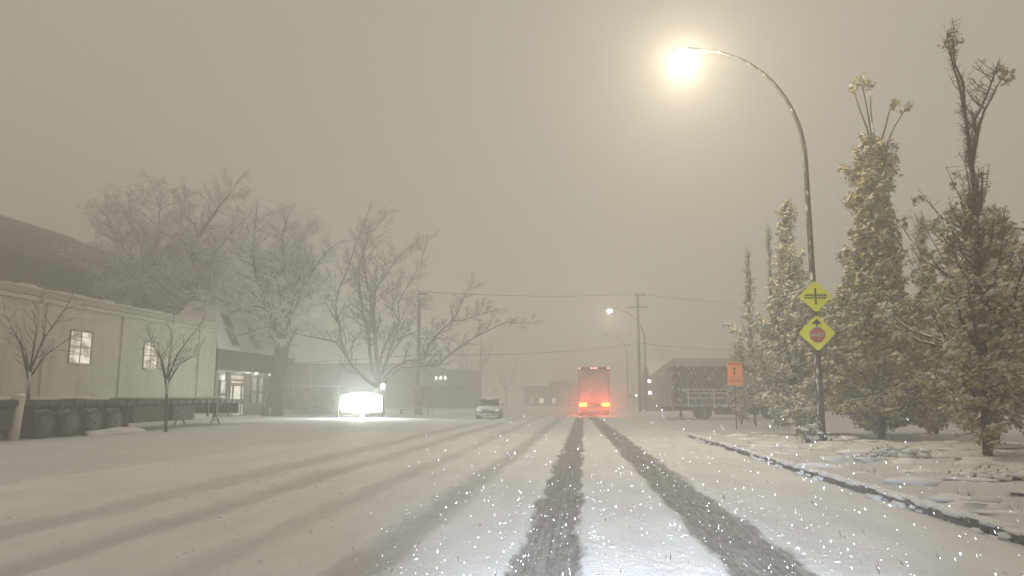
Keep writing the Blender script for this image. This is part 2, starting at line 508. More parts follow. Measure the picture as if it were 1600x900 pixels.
# ------------------------------------------------------------------ haze
def make_haze():
    mb = MB().box(-670, 670, -105, 570, -1.4, 27)
    m = bpy.data.materials.new('blowing_snow_haze'); m.use_nodes = True
    N = m.node_tree.nodes; L = m.node_tree.links; N.clear()
    out = N.new('ShaderNodeOutputMaterial'); v = N.new('ShaderNodeVolumePrincipled')
    v.inputs['Color'].default_value = (.99, .985, .965, 1)
    v.inputs['Density'].default_value = .0115
    v.inputs['Anisotropy'].default_value = .55
    L.new(v.outputs[0], out.inputs['Volume'])
    o = mb.build('haze', m)
    o['kind'] = 'stuff'
    return o
make_haze()

# ------------------------------------------------------------------ buildings
def window(parent, X, y0, y1, z0, z1, pane, frame, mull_v=1, mull_h=1, t=.07, face=1):
    """window in a wall whose outer face is at x = X and looks towards +x"""
    f = MB()
    f.box(X-.02, X+.05*face, y0-t, y0, z0-t, z1+t); f.box(X-.02, X+.05*face, y1, y1+t, z0-t, z1+t)
    f.box(X-.02, X+.05*face, y0, y1, z1, z1+t); f.box(X-.02, X+.06*face, y0, y1, z0-t, z0)
    for k in range(mull_v):
        y = y0 + (y1-y0)*(k+1)/(mull_v+1); f.box(X-.01, X+.035*face, y-.025, y+.025, z0, z1)
    for k in range(mull_h):
        z = z0 + (z1-z0)*(k+1)/(mull_h+1); f.box(X-.008, X+.03*face, y0, y1, z-.025, z+.025)
    w = f.build('window', frame, parent)
    MB().box(X-.03, X+.012, y0+.004, y1-.004, z0+.004, z1-.004).build('pane', pane, w)
    return w

# long hall with its entrance pavilion, left of the road
B0 = thing('church_hall', 'long pale hall with two lit windows and lit glass entrance, far left', 'building', (-26, 30, 0))
XW = 0.0
w = MB(); w.box(-22, 0, -26, 20.4, -.3, 6.35)
w.build('wall', M['siding'], B0)
b = MB()
for k in range(12):
    z = .9 + k*.46; b.box(0, .022, -26, 20.4, z, z+.035)
b.build('siding_boards', M['siding'], B0)
for y in (-6.5, 3.4, 9.4, 17.9):
    MB().rbox(.024, .09, y, y+.07, .1, 6.15, .012).build('downpipe', M['siding'], B0)
for y0_, y1_, zz in ((5.1, 7.1, 3.19), (11.5, 13.3, 3.14)):
    MB().blob((.06, (y0_+y1_)/2, zz), .09, (y1_-y0_)/2, .06, rng, .3, 5, 14).build('sill_snow', M['snow_patch'], B0, smooth=True)
pc = MB()
for k in range(40):
    pc.blob((.0, -26+k*1.17, 6.62), .26, rng.uniform(.5, 1.1), rng.uniform(.05, .14), rng, .35, 5, 10)
pc.build('parapet_snow', M['snow_patch'], B0, smooth=True)
MB().rbox(.02, .06, -26, 20.3, .35, .8, .01).build('plinth', M['stone_wall'], B0)
rf = MB()
rf.extrude_y([(.22, 6.25), (.24, 6.42), (.16, 6.58), (-1.0, 6.66), (-11, 6.8), (-22.3, 6.5), (-22.3, 6.3)], -26.3, 20.35)
rf.build('roof', M['snow_roof_dim'], B0)
MB().box(.04, .20, -26.2, 20.3, 6.02, 6.22).build('gutter', M['siding'], B0)
window(B0, 0, 5.3, 6.9, 3.25, 4.85, M['pane_warm'], M['frame_dark'], 1, 1)
window(B0, 0, 11.7, 13.1, 3.2, 4.75, M['pane_warm'], M['frame_dark'], 1, 1)
# entrance pavilion: y 20.6 .. 35.4 (world 50.6 .. 65.4)
e0, e1 = 20.8, 35.2
w = MB(); w.box(-12, -.25, e0+9.5, e1-1.6, -.2, 3.45); w.box(-12, -2.2, e0, e0+9.5, -.2, 3.45)
w.box(-.5, -.1, e0+9.1, e0+9.9, -.2, 3.45); w.box(-2.2, -.1, e0, e0+.25, -.2, 3.45)
w.build('entrance_wall', M['stone_wall'], B0)
fa = MB()
fa.add([(0, e0-.1, 3.42), (0, e0-.1, 4.95), (0, e1-3.4, 3.42), (0, e1, 4.95), (-12, e0-.1, 3.42), (-12, e0-.1, 4.95), (-12, e1-3.4, 3.42), (-12, e1, 4.95)],
       [(0, 2, 3, 1), (2, 6, 7, 3), (4, 0, 1, 5), (0, 4, 6, 2), (1, 3, 7, 5)])
fa.build('fascia', M['fascia'], B0)
ro = MB()
ro.add([(.05, e0-.2, 4.96), (.05, e1+.2, 4.96), (-1.5, e1-2.6, 8.6), (-1.5, e0+1.7, 8.6), (-6, e0-.2, 4.96), (-6, e1+.2, 4.96), (-3.2, e1-2.6, 8.6), (-3.2, e0+1.7, 8.6)],
       [(0, 1, 2, 3), (1, 5, 6, 2), (4, 0, 3, 7), (3, 2, 6, 7), (5, 4, 7, 6), (0, 4, 5, 1)])
ro.build('mansard_roof', M['snow_roof'], B0)
MB().box(-.02, .10, e0-.15, e1-3.2, 3.36, 3.46).build('eave_trim', M['snow_patch'], B0)
def skylight(ya):
    s = MB(); z0, z1 = 5.35, 7.9
    def pt(y, z, o): 
        k = (z-4.96)/(8.6-4.96); return (.05-1.55*k+o, y, z+.01)
    for za, zb in ((z0, 6.6), (6.72, z1)):
        s.add([pt(ya, za, -.03), pt(ya+1.15, za, -.03), pt(ya+.85, zb, -.03), pt(ya-.3, zb, -.03), pt(ya, za, .07), pt(ya+1.15, za, .07), pt(ya+.85, zb, .07), pt(ya-.3, zb, .07)],
              [(3,2,1,0),(4,5,6,7),(0,1,5,4),(1,2,6,5),(2,3,7,6),(3,0,4,7)])
    return s.build('skylight', M['skylight'], B0)
skylight(e0+2.3); skylight(e0+6.3)
# glazed front under the fascia, recessed
def glazed(y0, y1, z0, z1, mat, frame, name='window', xx=-2.2):
    f = MB(); t = .09
    f.box(xx-.05, xx+.08, y0, y0+t, z0, z1); f.box(xx-.05, xx+.08, y1-t, y1, z0, z1)
    f.box(xx-.05, xx+.08, y0+t, y1-t, z1-t, z1); f.box(xx-.05, xx+.08, y0+t, y1-t, z0, z0+t)
    zm = z0+(z1-z0)*.42; f.box(xx-.045, xx+.07, y0+t, y1-t, zm-.09, zm+.09)
    d = f.build(name, frame, B0)
    MB().box(xx-.02, xx+.025, y0+t, y1-t, z0+t, z1-t).build('pane', mat, d)
    return d
XG = -.55
w = MB(); w.box(-.75, -.60, e0+.25, e0+9.1, -.2, 3.42); w.build('lobby_front', M['pane_dim'], B0)
for (ya, yb, za, zb, mt, nm) in ((e0+.35, e0+1.25, .95, 3.25, 'pane_dim', 'window'), (e0+1.45, e0+2.45, .95, 2.75, 'pane_door', 'window'),
                                 (e0+3.0, e0+3.5, .12, 2.45, 'pane_door', 'window'), (e0+3.5, e0+4.9, .06, 2.45, 'pane_door', 'door'), (e0+4.9, e0+5.4, .12, 2.45, 'pane_door', 'window'),
                                 (e0+3.0, e0+5.4, 2.5, 3.25, 'pane_door', 'window'), (e0+6.6, e0+7.7, 1.0, 3.2, 'pane_dim', 'window'), (e0+7.9, e0+8.9, 1.0, 3.2, 'pane_dim', 'window')):
    d = glazed(ya, yb, za, zb, M[mt], M['frame_dark'], nm, XG)
    if nm == 'door':
        MB().tube([(XG+.14, yb-.2, .95), (XG+.14, yb-.2, 1.5)], .02, 6).build('handle', M['frame_light'], d)
for bx_ in ((e0+.3, e0+2.55, .0, .9), (e0+5.5, e0+9.0, 0, .94), (e0+2.56, e0+2.9, 0, 3.4), (e0+5.5, e0+6.5, .95, 3.4)):
    MB().box(XG-.04, XG+.06, *bx_).build('spandrel', M['stone_wall'], B0)

for yl in (e0+5.9, e0+8.6):
    MB().rbox(.02, .20, yl, yl+.28, 3.30, 3.44, .03).build('soffit_lamp', M['wall_light'], B0)
lamp('soffit_light', (-25.6, 30+e0+4.5, 3.0), 60, (1, .93, .8), .3)

# big dark-roofed building behind the hall
D0 = thing('gabled_building', 'big building with a plain dark sloping roof, top left corner', 'building', (-62, 62, 0))
w = MB(); w.extrude_y([(-26, -.3), (17, -.3), (17, 12.6), (-5, 22.0), (-26, 13.2)], -8, 26); w.build('wall', M['dark_roof'], D0)
w = MB(); w.extrude_y([(17.8, 12.2), (17.8, 12.65), (-5, 22.45), (-27, 13.2), (-27, 12.8), (-5, 22.0)], -8.6, 26.6); w.build('roof', M['dark_roof'], D0)
H0 = thing('hip_roofed_house', 'house behind snowy crown, its dark pointed hip roof showing', 'house', (-41.7, 72, 0))
w = MB(); w.box(-5.2, 6, -5, 6, -.3, 12.4); w.build('wall', M['far_wall'], H0)
w = MB(); w.add([(-5.8, -5.6, 12.3), (6.8, -5.6, 12.3), (6.8, 6.6, 12.3), (-5.8, 6.6, 12.3), (-1.6, 0, 17.4), (1.2, 0, 17.4)], [(0,1,5,4), (1,2,5), (2,3,4,5), (3,0,4), (3,2,1,0)])
w.build('roof', M['grey_roof'], H0)

# flat roofed building in the mist behind the shrub
F0 = thing('flat_roofed_building', 'long flat roofed grey building fading in mist behind round shrub', 'building', (-37, 96, 0))
w = MB(); w.box(-4, 16, 0, 14, -.3, 5.7); w.build('wall', M['far_wall'], F0)
w = MB(); w.box(-4.2, 16.2, -.2, 14.2, 5.7, 6.0); w.build('roof', M['fascia'], F0)
w = MB(); w.box(-3, 5.5, -3.4, 0, -.2, 2.9); w.build('porch_wall', M['stone_wall'], F0)
w = MB(); w.box(-3.2, 5.7, -3.6, 0, 2.9, 3.1); w.build('porch_roof', M['snow_patch'], F0)

def wy(parent, x0, x1, z0, z1, pane, frame, Y=0.0, nm='window'):
    f = MB(); t = .12
    f.box(x0-t, x0, Y-.08, Y+.02, z0-t, z1+t); f.box(x1, x1+t, Y-.08, Y+.02, z0-t, z1+t); f.box(x0, x1, Y-.08, Y+.02, z1, z1+t); f.box(x0, x1, Y-.08, Y+.02, z0-t, z0)
    xm = (x0+x1)/2; f.box(xm-.05, xm+.05, Y-.06, Y, z0, z1)
    d = f.build(nm, frame, parent)
    MB().box(x0, x1, Y-.03, Y+.01, z0, z1).build('pane', pane, d)
    return d
S0 = thing('shop_building', 'low hazy shop with lit windows and small lights, right of bright sign', 'building', (-29, 100, 0))
w = MB(); w.box(0, 13.5, 0, 12, -.3, 5.1); w.build('wall', M['far_wall'], S0)
w = MB(); w.box(-.3, 13.8, -.3, 12.3, 5.1, 5.4); w.build('roof', M['snow_roof_dim'], S0)
w = MB(); w.box(5.2, 13.6, -3.5, -.02, 2.55, 3.0); w.build('canopy', M['fascia'], S0)
for (x0, x1) in ((2.5, 3.5), (3.9, 5.3), (6.5, 7.6)):
    wy(S0, x0, x1, .9, 2.2, M['pane_dim'], M['far_wall'])
wy(S0, 4.1, 4.7, .8, 1.9, M['pane_far'], M['frame_light'], -.10)
for x in (9.0, 9.6, 10.25):
    MB().blob((x, -.12, 4.15), .07, .08, .17, rng, 0, 6, 10).build('wall_lamp', M['white_star'], S0)
for x in (5.0, 5.35, 5.7):
    MB().rbox(x, x+.12, -.22, -.02, 3.3, 3.6, .03).build('wall_lamp', M['wall_light'], S0)
C0 = thing('far_low_building', 'faint double block building far down the road left of truck', 'building', (-11.5, 142, 0))
w = MB(); w.box(0, 4.6, 0, 9, -.3, 3.6); w.box(4.9, 10.3, -2, 9, -.3, 4.3); w.build('wall', M['far_wall'], C0)
for (x0, x1) in ((1.3, 1.7), (3.0, 3.8), (5.6, 6.1)):
    wy(C0, x0, x1, .5, 1.4, M['pane_far'], M['frame_light'], -.06 if x0 < 4.6 else -2.06)
w = MB(); w.box(-.2, 4.75, -.2, 9.2, 3.6, 3.8); w.box(4.75, 10.5, -2.2, 9.2, 4.3, 4.5); w.build('roof', M['snow_roof_dim'], C0)

# barn behind the parked box trailer
A0 = thing('metal_barn', 'grey metal barn with gabled roof behind the parked box trailer', 'barn', (7.6, 86, 0))
w = MB(); w.extrude_x([(0, -.3), (16, -.3), (16, 3.7), (8, 6.0), (0, 3.7)], 0, 26)
w.build('wall', M['metal_wall'], A0)
w = MB(); w.add([(-.3, -.4, 3.7), (26.5, -.4, 3.7), (26.5, 8, 6.1), (3.6, 8, 6.1), (-.3, 16.4, 3.7), (26.5, 16.4, 3.7),
                 (-.3, -.4, 3.9), (26.5, -.4, 3.9), (26.5, 8, 6.35), (3.6, 8, 6.35), (-.3, 16.4, 3.9), (26.5, 16.4, 3.9)],
                [(6,7,8,9), (9,8,11,10), (6,9,10), (0,1,7,6), (1,2,8,7), (4,10,11,5), (0,6,10,4)])
w.build('roof', M['far_wall'], A0)
for z, x in ((3.2, -.12), (1.9, -.1)):
    MB().blob((x-.1, -.17, z+.15), .14, .12, .17, rng, 0, 6, 12).build('wall_lamp', M['white_star'], A0)
MB().box(2.2, 5.6, -.06, 0, -.2, 3.1).build('door', M['stone_wall'], A0)

# ------------------------------------------------------------------ street lamps
def street_lamp(label, x, y, h, arm_h, arm_len, r0, lit, power, lens=None, zb=0.0, group='curved arm street lamps', rise=0.2):
    t = thing('street_lamp', label, 'street lamp', (x, y, zb), 0, group)
    bp = MB(); bp.rbox(-.28, .28, -.28, .28, -.02, .06, .02)
    for a in range(4):
        bx = .2*(1 if a % 2 else -1); by = .2*(1 if a > 1 else -1)
        bp.tube([(bx, by, .05), (bx, by, .14)], .025, 6)
    bp.build('base_plate', M['pole'], t)
    n = 14
    pts = [(0, 0, z) for z in np.linspace(0.0, arm_h, 9)]; rad = list(np.linspace(r0, r0*.66, 9))
    H_ = h-arm_h
    for k in range(1, n+1):
        a = (math.pi/2)*k/n
        pts.append((-arm_len*(1-math.cos(a))**1.0, 0, arm_h + H_*math.sin(a)))
        rad.append(r0*.66*(1-.55*k/n))
    MB().tube(pts, rad, 12).build('pole', M['pole'], t, smooth=True)
    hx, hz = -arm_len, h
    hd = MB()
    prof = [(.12, .055, .05), (-.05, .09, .07), (-.3, .17, .10), (-.6, .19, .10), (-.78, .12, .06), (-.82, .03, .02)]
    m = 10; vs = []
    for (dx, wy_, hh) in prof:
        for k in range(m):
            a = 2*math.pi*k/m; vs.append((hx+dx, wy_*math.cos(a), hz+.03+hh*math.sin(a)))
    fs = [(i*m+k, i*m+(k+1) % m, (i+1)*m+(k+1) % m, (i+1)*m+k) for i in range(len(prof)-1) for k in range(m)]
    hd.add(vs, fs + [tuple(range(m))[::-1], tuple(range((len(prof)-1)*m, len(prof)*m))])
    hd_o = hd.build('lamp_head', M['pole'], t, smooth=True)
    ln = MB(); R_ = random.Random(3)
    ln.blob((hx-.48, 0, hz-.07), .30, .20, .20, R_, 0, 6, 12)
    ln.build('lens', lens if lit else M['lamp_lens_off'], hd_o, smooth=True)
    if lit:
        lamp('street_light', (x+hx-.48, y, zb+hz-.32), power, (1.0, .87, .62), .22)
    return t
# the near lamp stands on the verge; its arm reaches over the road
street_lamp('tall curved street lamp glowing overhead with two yellow signs on its pole', 7.14, 23.58, 12.72, 8.9, 3.25, .115, True, 2700, M['lamp_lens'], .12)
street_lamp('lit curved street lamp beside the tall wooden power pole', 6.75, 82.8, 11.2, 7.6, 3.3, .12, True, 900, M['lamp_lens'], 0)
street_lamp('unlit faint curved street lamp beyond the power pole', 6.85, 119, 11.5, 8.0, 2.9, .11, False, 0, None, 0)

# ------------------------------------------------------------------ signs on the near lamp pole
def text_mesh(body, size, loc, mat, parent, name='lettering', depth=.002, sx=1.0):
    cu = bpy.data.curves.new('t', 'FONT'); cu.body = body; cu.size = size; cu.align_x = 'CENTER'; cu.align_y = 'CENTER'; cu.extrude = depth; cu.offset = size*.015
    to = bpy.data.objects.new('t', cu); scene.collection.objects.link(to)
    bpy.context.view_layer.update()
    me = bpy.data.meshes.new_from_object(to.evaluated_get(bpy.context.evaluated_depsgraph_get()))
    bpy.data.objects.remove(to)
    me.name = name; me.materials.clear(); me.materials.append(mat)
    v = np.zeros(len(me.vertices)*3); me.vertices.foreach_get('co', v); v = v.reshape(-1, 3)
    w_ = np.stack([v[:, 0]*sx+loc[0], -v[:, 2]+loc[1], v[:, 1]+loc[2]], 1)
    me.vertices.foreach_set('co', w_.ravel()); me.update()
    o = bpy.data.objects.new(name, me); scene.collection.objects.link(o); o.parent = parent
    return o

def poly_plate(prof, y0, y1):
    mb = MB(); n = len(prof)
    mb.add([(x, y0, z) for x, z in prof] + [(x, y1, z) for x, z in prof],
           [tuple(range(n)), tuple(range(2*n-1, n-1, -1))] + [((i+1) % n, i, i+n, (i+1) % n+n) for i in range(n)])
    return mb
def diamond(s): return [(0, -s), (s, 0), (0, s), (-s, 0)]
def diamond_r(s, c=.05): 
    return [(-c, -s+c), (0, -s+c*.6), (c, -s+c), (s-c, -c), (s-c*.6, 0), (s-c, c), (c, s-c), (0, s-c*.6), (-c, s-c), (-s+c, c), (-s+c*.6, 0), (-s+c, -c)]
SX, SY = 7.14, 23.40
t1 = thing('warning_sign', 'yellow diamond sign with railway crossing symbol, upper sign on lamp pole', 'road sign', (SX, SY, 4.55), 0, 'yellow diamond signs on the lamp pole')
poly_plate(diamond_r(.50), -.004, .006).build('sign_plate', M['yellow'], t1)
s = MB(); s.box(-.028, .028, -.014, -.0065, -.25, .25)
for z in (-.035, .035):
    s.box(-.33, -.03, -.0135, -.007, z-.018, z+.018); s.box(.03, .33, -.0135, -.007, z-.018, z+.018)
for x in (-.27, -.19, -.11, .11, .19, .27):
    s.box(x-.014, x+.014, -.013, -.0075, -.085, -.056); s.box(x-.014, x+.014, -.013, -.0075, .056, .085)
s.build('rail_symbol', M['black_mark'], t1)
for z in (.18, -.2): MB().box(-.14, .14, .012, .06, z-.02, z+.02).build('bracket', M['sign_metal'], t1)
t2 = thing('stop_ahead_sign', 'yellow diamond sign with arrow and red stop octagon, lower on lamp pole', 'road sign', (SX-.02, SY-.02, 3.42), 0, 'yellow diamond signs on the lamp pole')
poly_plate(diamond_r(.56), -.004, .006).build('sign_plate', M['yellow'], t2)
s = poly_plate([(-.16, .27), (.16, .27), (0, .44)], -.014, -.0065); s.box(-.025, .025, -.014, -.0065, .19, .268)
s.build('arrow_symbol', M['black_mark'], t2)
c_, r_ = -.06, .225; k_ = r_*math.tan(math.pi/8)
oc = [(-k_, -r_), (k_, -r_), (r_, -k_), (r_, k_), (k_, r_), (-k_, r_), (-r_, k_), (-r_, -k_)]
poly_plate([(x*1.06, z*1.06+c_) for x, z in oc], -.011, -.0062).build('octagon_border', M['white_mark'], t2)
poly_plate([(x, z+c_) for x, z in oc], -.016, -.0115).build('octagon', M['red_mark'], t2)
text_mesh('ARRÊT', .14, (0, -.019, c_-.01), M['white_mark'], t2, 'lettering', .002, .95)
for z in (.22, -.2): MB().box(-.14, .14, .012, .08, z-.02, z+.02).build('bracket', M['sign_metal'], t2)

# orange detour sign
t3 = thing('detour_sign', 'orange rectangular detour sign with black up arrow near box trailer', 'road sign', (6.92, 35.2, 0))
t3.scale = (.86, .86, .86)
MB().box(-.37, .40, -.004, .008, 2.82, 3.62).build('sign_plate', M['orange'], t3)
MB().box(-.37, .42, -.006, .006, 2.38, 2.80).build('lower_plate', M['orange'], t3)
s = poly_plate([(-.10, 3.22), (.10, 3.22), (0, 3.36)], -.012, -.006); s.box(-.028, .028, -.012, -.006, 2.90, 3.218)
s.build('arrow_symbol', M['black_mark'], t3)
text_mesh('DÉTOUR', .16, (.0, -.008, 3.49), M['black_mark'], t3, 'lettering', .002)
text_mesh('ROUTE', .17, (.02, -.010, 2.59), M['black_mark'], t3, 'lettering', .002)
MB().tube([(0, .05, 0), (0, .05, 3.6)], .03, 8).build('post', M['wood_pole'], t3)

# ------------------------------------------------------------------ power poles and lines
def power_pole(label, x, y, h, r, arms, group='wooden power poles', box=None):
    t = thing('power_pole', label, 'power pole', (x, y, 0), 0, group)
    MB().tube([(0, 0, -.1), (0, 0, h*.5), (0, 0, h)], [r, r*.88, r*.72], 10).build('pole', M['wood_pole'], t, smooth=True)
    for (z, wd, sx) in arms:
        a = MB(); a.rbox(-wd+sx, wd+sx, -r-.12, -r-.01, z-.06, z+.06, .012)
        a.tube([(sx-wd*.6, -r, z-.05), (0, -r+.02, z-.5)], .015, 4); a.tube([(sx+wd*.6, -r, z-.05), (0, -r+.02, z-.5)], .015, 4)
        ar = a.build('crossarm', M['wood_pole'], t)
        for q in (-.9, -.45, .9):
            MB().tube([(sx+wd*q, -r-.06, z+.06), (sx+wd*q, -r-.06, z+.16), (sx+wd*q, -r-.06, z+.17), (sx+wd*q, -r-.06, z+.24)], [.02, .02, .06, .045], 7).build('insulator', M['sign_metal'], ar)
    if box:
        z, s_ = box
        MB().tube([(.35, -.25, z-s_), (.35, -.25, z-s_*.95), (.35, -.25, z+s_*.9), (.35, -.25, z+s_)], [.2, .24, .24, .18], 12).build('transformer', M['sign_metal'], t)
    return t
power_pole('tall wooden power pole with two crossarms right of truck', 6.05, 82.6, 13.1, .19, [(12.75, .55, .25), (11.4, 1.15, -.1)])
p1 = power_pole('wooden power pole rising through the bare tree left of road', -13.55, 60, 10.3, .15, [(10.0, .35, .3)], box=(9.35, .35))
MB().rbox(-.24, .50, -.42, .26, .75, 2.45, .03).build('meter_cabinet', M['fascia'], p1)
MB().rbox(-.15, .40, -.34, .2, -.05, .75, .02).build('cabinet_foot', M['fascia'], p1)
power_pole('faint distant power pole with transformer left of the road', -18.1, 130, 12.3, .17, [], box=(10.0, .7))
power_pole('tiny distant power pole showing above the barn roof', 15.6, 150, 11.2, .16, [(10.9, 1.3, 0)])

def wire(label, pts, sag, r=.022):
    mb = MB()
    for (a, b_) in zip(pts[:-1], pts[1:]):
        a = Vector(a); b_ = Vector(b_)
        pl = [a.lerp(b_, k/16) - Vector((0, 0, sag*4*(k/16)*(1-k/16))) for k in range(17)]
        mb.tube(pl, r, 4, False)
    o = mb.build('power_line', M['wire'])
    return tag(o, label, 'power line', 'overhead power lines')
T = lambda p: (p.x, p.y, p.z)
wire('upper overhead power line crossing the road between pole tops', [(-13.5, 60, 10.25), (6.2, 82.5, 12.95), (26, 96, 13.3)], .35)
wire('lower overhead power line crossing the road at mid pole height', [(-44, 62, 4.4), (-13.5, 60, 5.0), (6.2, 82.5, 7.45), (26, 96, 7.6)], .45)
wire('short overhead power line from far lamp to the tall pole', [(1.5, 118, 10.4), (6.0, 82.8, 9.1)], .4)

# ------------------------------------------------------------------ rail crossing signals
def rail_signal(label, x, y, zc, lit, L_=.62):
    t = thing('crossing_signal', label, 'rail signal', (x, y, 0), 0, 'rail crossing signals')
    MB().tube([(0, 0, -.05), (0, 0, zc+.7)], .06, 8).build('mast', M['sign_metal'], t)
    for s_ in (1, -1):
        b_ = MB(); c = .7071; w_ = .09
        yb = -.10 if s_ > 0 else -.13
        p = [(-L_*c-w_*c, -L_*c+w_*c), (-L_*c+w_*c, -L_*c-w_*c), (L_*c+w_*c, L_*c-w_*c), (L_*c-w_*c, L_*c+w_*c)]
        p = [(s_*a, b) for a, b in p]
        if s_ < 0: p = p[::-1]
        b_.add([(a, yb, zc+b) for a, b in p]+[(a, yb+.02, zc+b) for a, b in p], [(0,1,2,3), (7,6,5,4), (1,0,4,5), (2,1,5,6), (3,2,6,7), (0,3,7,4)])
        b_.build('crossbuck_blade', M['reflector'], t)
    zl = zc-1.1
    MB().box(-.5, .5, -.10, -.04, zl-.05, zl+.05).build('lamp_bar', M['dark_metal'], t)
    for q in (-.42, .42):
        hd = MB().tube([(q, -.08, zl), (q, -.14, zl), (q, -.16, zl)], [.28, .28, .16], 14).build('signal_lamp', M['dark_metal'], t)
        MB().tube([(q, -.165, zl), (q, -.19, zl)], [.11, .07], 12).build('lens', M['white_star'] if lit and q > 0 else M['lamp_lens_off'], hd)
    return t
rail_signal('white crossbuck rail signal standing left of the road by snowy car', -13.2, 110, 2.35, False, .75)
rail_signal('faint rail crossing signal with lit lamp left of power pole', 7.1, 110, 2.9, True, .55)
xl_ = thing('bollard_light', 'small bright white lamp on short post behind power pole', 'lamp', (7.75, 100, 0))
MB().tube([(0, 0, 0), (0, 0, 1.05)], .05, 8).build('post', M['sign_metal'], xl_)
MB().blob((0, 0, 1.15), .13, .13, .2, random.Random(1), 0, 6, 10).build('lens', M['white_star'], xl_)

# ------------------------------------------------------------------ lit roadside sign and the two lantern posts
q = thing('lit_sign', 'glowing white roadside sign board on a short centre post', 'sign', (-15.38, 50.9, 0))
MB().rbox(-.2, .2, -.12, .12, -.05, .45, .02).build('post', M['dark_metal'], q)
MB().rbox(-1.45, 1.45, -.16, .16, .50, 1.60, .03).build('cabinet', M['frame_light'], q)
pr = []
for k in range(9):
    a = math.pi*k/8; pr.append((1.5*math.cos(a)*.99, 1.55+.18*math.sin(a)))
pr = [(-1.5, .75), (-1.4, .56), (-1.2, .48), (1.2, .48), (1.4, .56), (1.5, .75), (1.5, 1.4)] + [(1.42*math.cos(math.pi*k/10), 1.52+.30*math.sin(math.pi*k/10)) for k in range(11)] + [(-1.5, 1.4)]
poly_plate(pr, -.20, -.165).build('sign_face', M['sign_face'], q)
lamp('sign_glow', (-15.38, 50.2, 1.25), 2300, (.84, 1.0, .93), .5)

def lantern(label, x, y, h, lit):
    t = thing('lantern_post', label, 'lamp post', (x, y, 0), 0, 'slim lamp posts beside the bright sign')
    MB().tube([(0, 0, -.05), (0, 0, .1), (0, 0, .12), (0, 0, h)], [.09, .09, .05, .035], 8).build('post', M['dark_metal'], t)
    a = MB().tube([(0, 0, h-.12), (.12, 0, h-.02), (.22, 0, h-.08)], .02, 6).build('arm', M['dark_metal'], t)
    c = (.22, 0, h-.26) if not lit else (0, 0, h+.1)
    b_ = MB()
    if lit:
        b_.blob(c, .15, .15, .2, random.Random(2), 0, 8, 12)
    else:
        b_.tube([(c[0], 0, c[2]-.16), (c[0], 0, c[2]-.1), (c[0], 0, c[2]+.12), (c[0], 0, c[2]+.2)], [.05, .11, .12, .03], 8)
    b_.build('lamp_shade', M['white_star'] if lit else M['dark_metal'], t)
    if lit: lamp('lantern_light', (x, y-.3, h+.1), 90, (.9, 1, .92), .12)
    return t
lantern('slim dark post with small unlit lantern at left end of sign', -16.95, 50.5, 4.0, False)
lantern('slim lamp post with starry lit globe at right end of sign', -13.85, 50.5, 2.15, True)

# flag pole, white marker posts, bench, leaning posts
fp = thing('flagpole', 'thin white flagpole standing behind the round snowy shrub', 'flagpole', (-28.2, 75, 0))
MB().tube([(0, 0, 0), (0, 0, 6.6)], [.07, .045], 8).build('pole', M['white_paint'], fp)
MB().blob((0, 0, 6.66), .09, .09, .09, random.Random(2), 0, 6, 8).build('finial', M['white_paint'], fp)
for i, (px, lb) in enumerate(((450, 'white marker post nearest the thick tree trunk'), (457, 'white marker post second from the thick tree trunk'))):
    p = W(px, 640, 66)
    t = thing('marker_post', lb, 'post', (p.x, 66, 0), 0, 'white marker posts')
    MB().tube([(0, 0, 0), (0, 0, 2.8)], .06, 8).build('post', M['white_paint'], t)
    MB().blob((0, 0, 2.83), .09, .09, .06, random.Random(i), .2, 4, 8).build('snow_cap', M['snow_lump'], t, smooth=True)
bn = thing('bench', 'small snow topped bench right of the lit globe lamp', 'bench', (-14.9, 62.5, .05))
MB().rbox(-.9, .9, -.22, .22, .42, .48, .015).build('seat', M['wood_pole'], bn)
MB().blob((0, 0, .5), .9, .24, .06, random.Random(7), .15, 5, 14).build('snow_layer', M['snow_lump'], bn, smooth=True)
for x in (-.6, .6): MB().box(x-.05, x+.05, -.18, .18, -.1, .42).build('leg', M['dark_metal'], bn)
for (px, hh, lb) in ((669, .9, 'thin dark stake right of cabinet on power pole, left one'), (676, .8, 'thin dark stake right of cabinet on power pole, right one')):
    p = W(px, 648, 58)
    t = MB().tube([(0, 0, -.1), (.03, 0, hh*.6), (.02, 0, hh)], [.03, .028, .02], 6).build('stake', M['dark_metal'])
    t.location = (p.x, 58, 0); tag(t, lb, 'stake', 'thin stakes beside the power pole')
wp = thing('snowy_bollard', 'pale snow plastered bollard leaning at left edge before flatbed', 'bollard', (-18.55, 22.9, .1))
MB().tube([(0, 0, -.1), (.06, 0, .8), (.11, 0, 1.35), (.115, 0, 1.42)], [.16, .15, .145, .09], 12).build('post', M['snow_patch'], wp, smooth=True)
MB().blob((.11, 0, 1.44), .16, .16, .07, random.Random(4), .2, 5, 10).build('snow_cap', M['snow_lump'], wp, smooth=True)

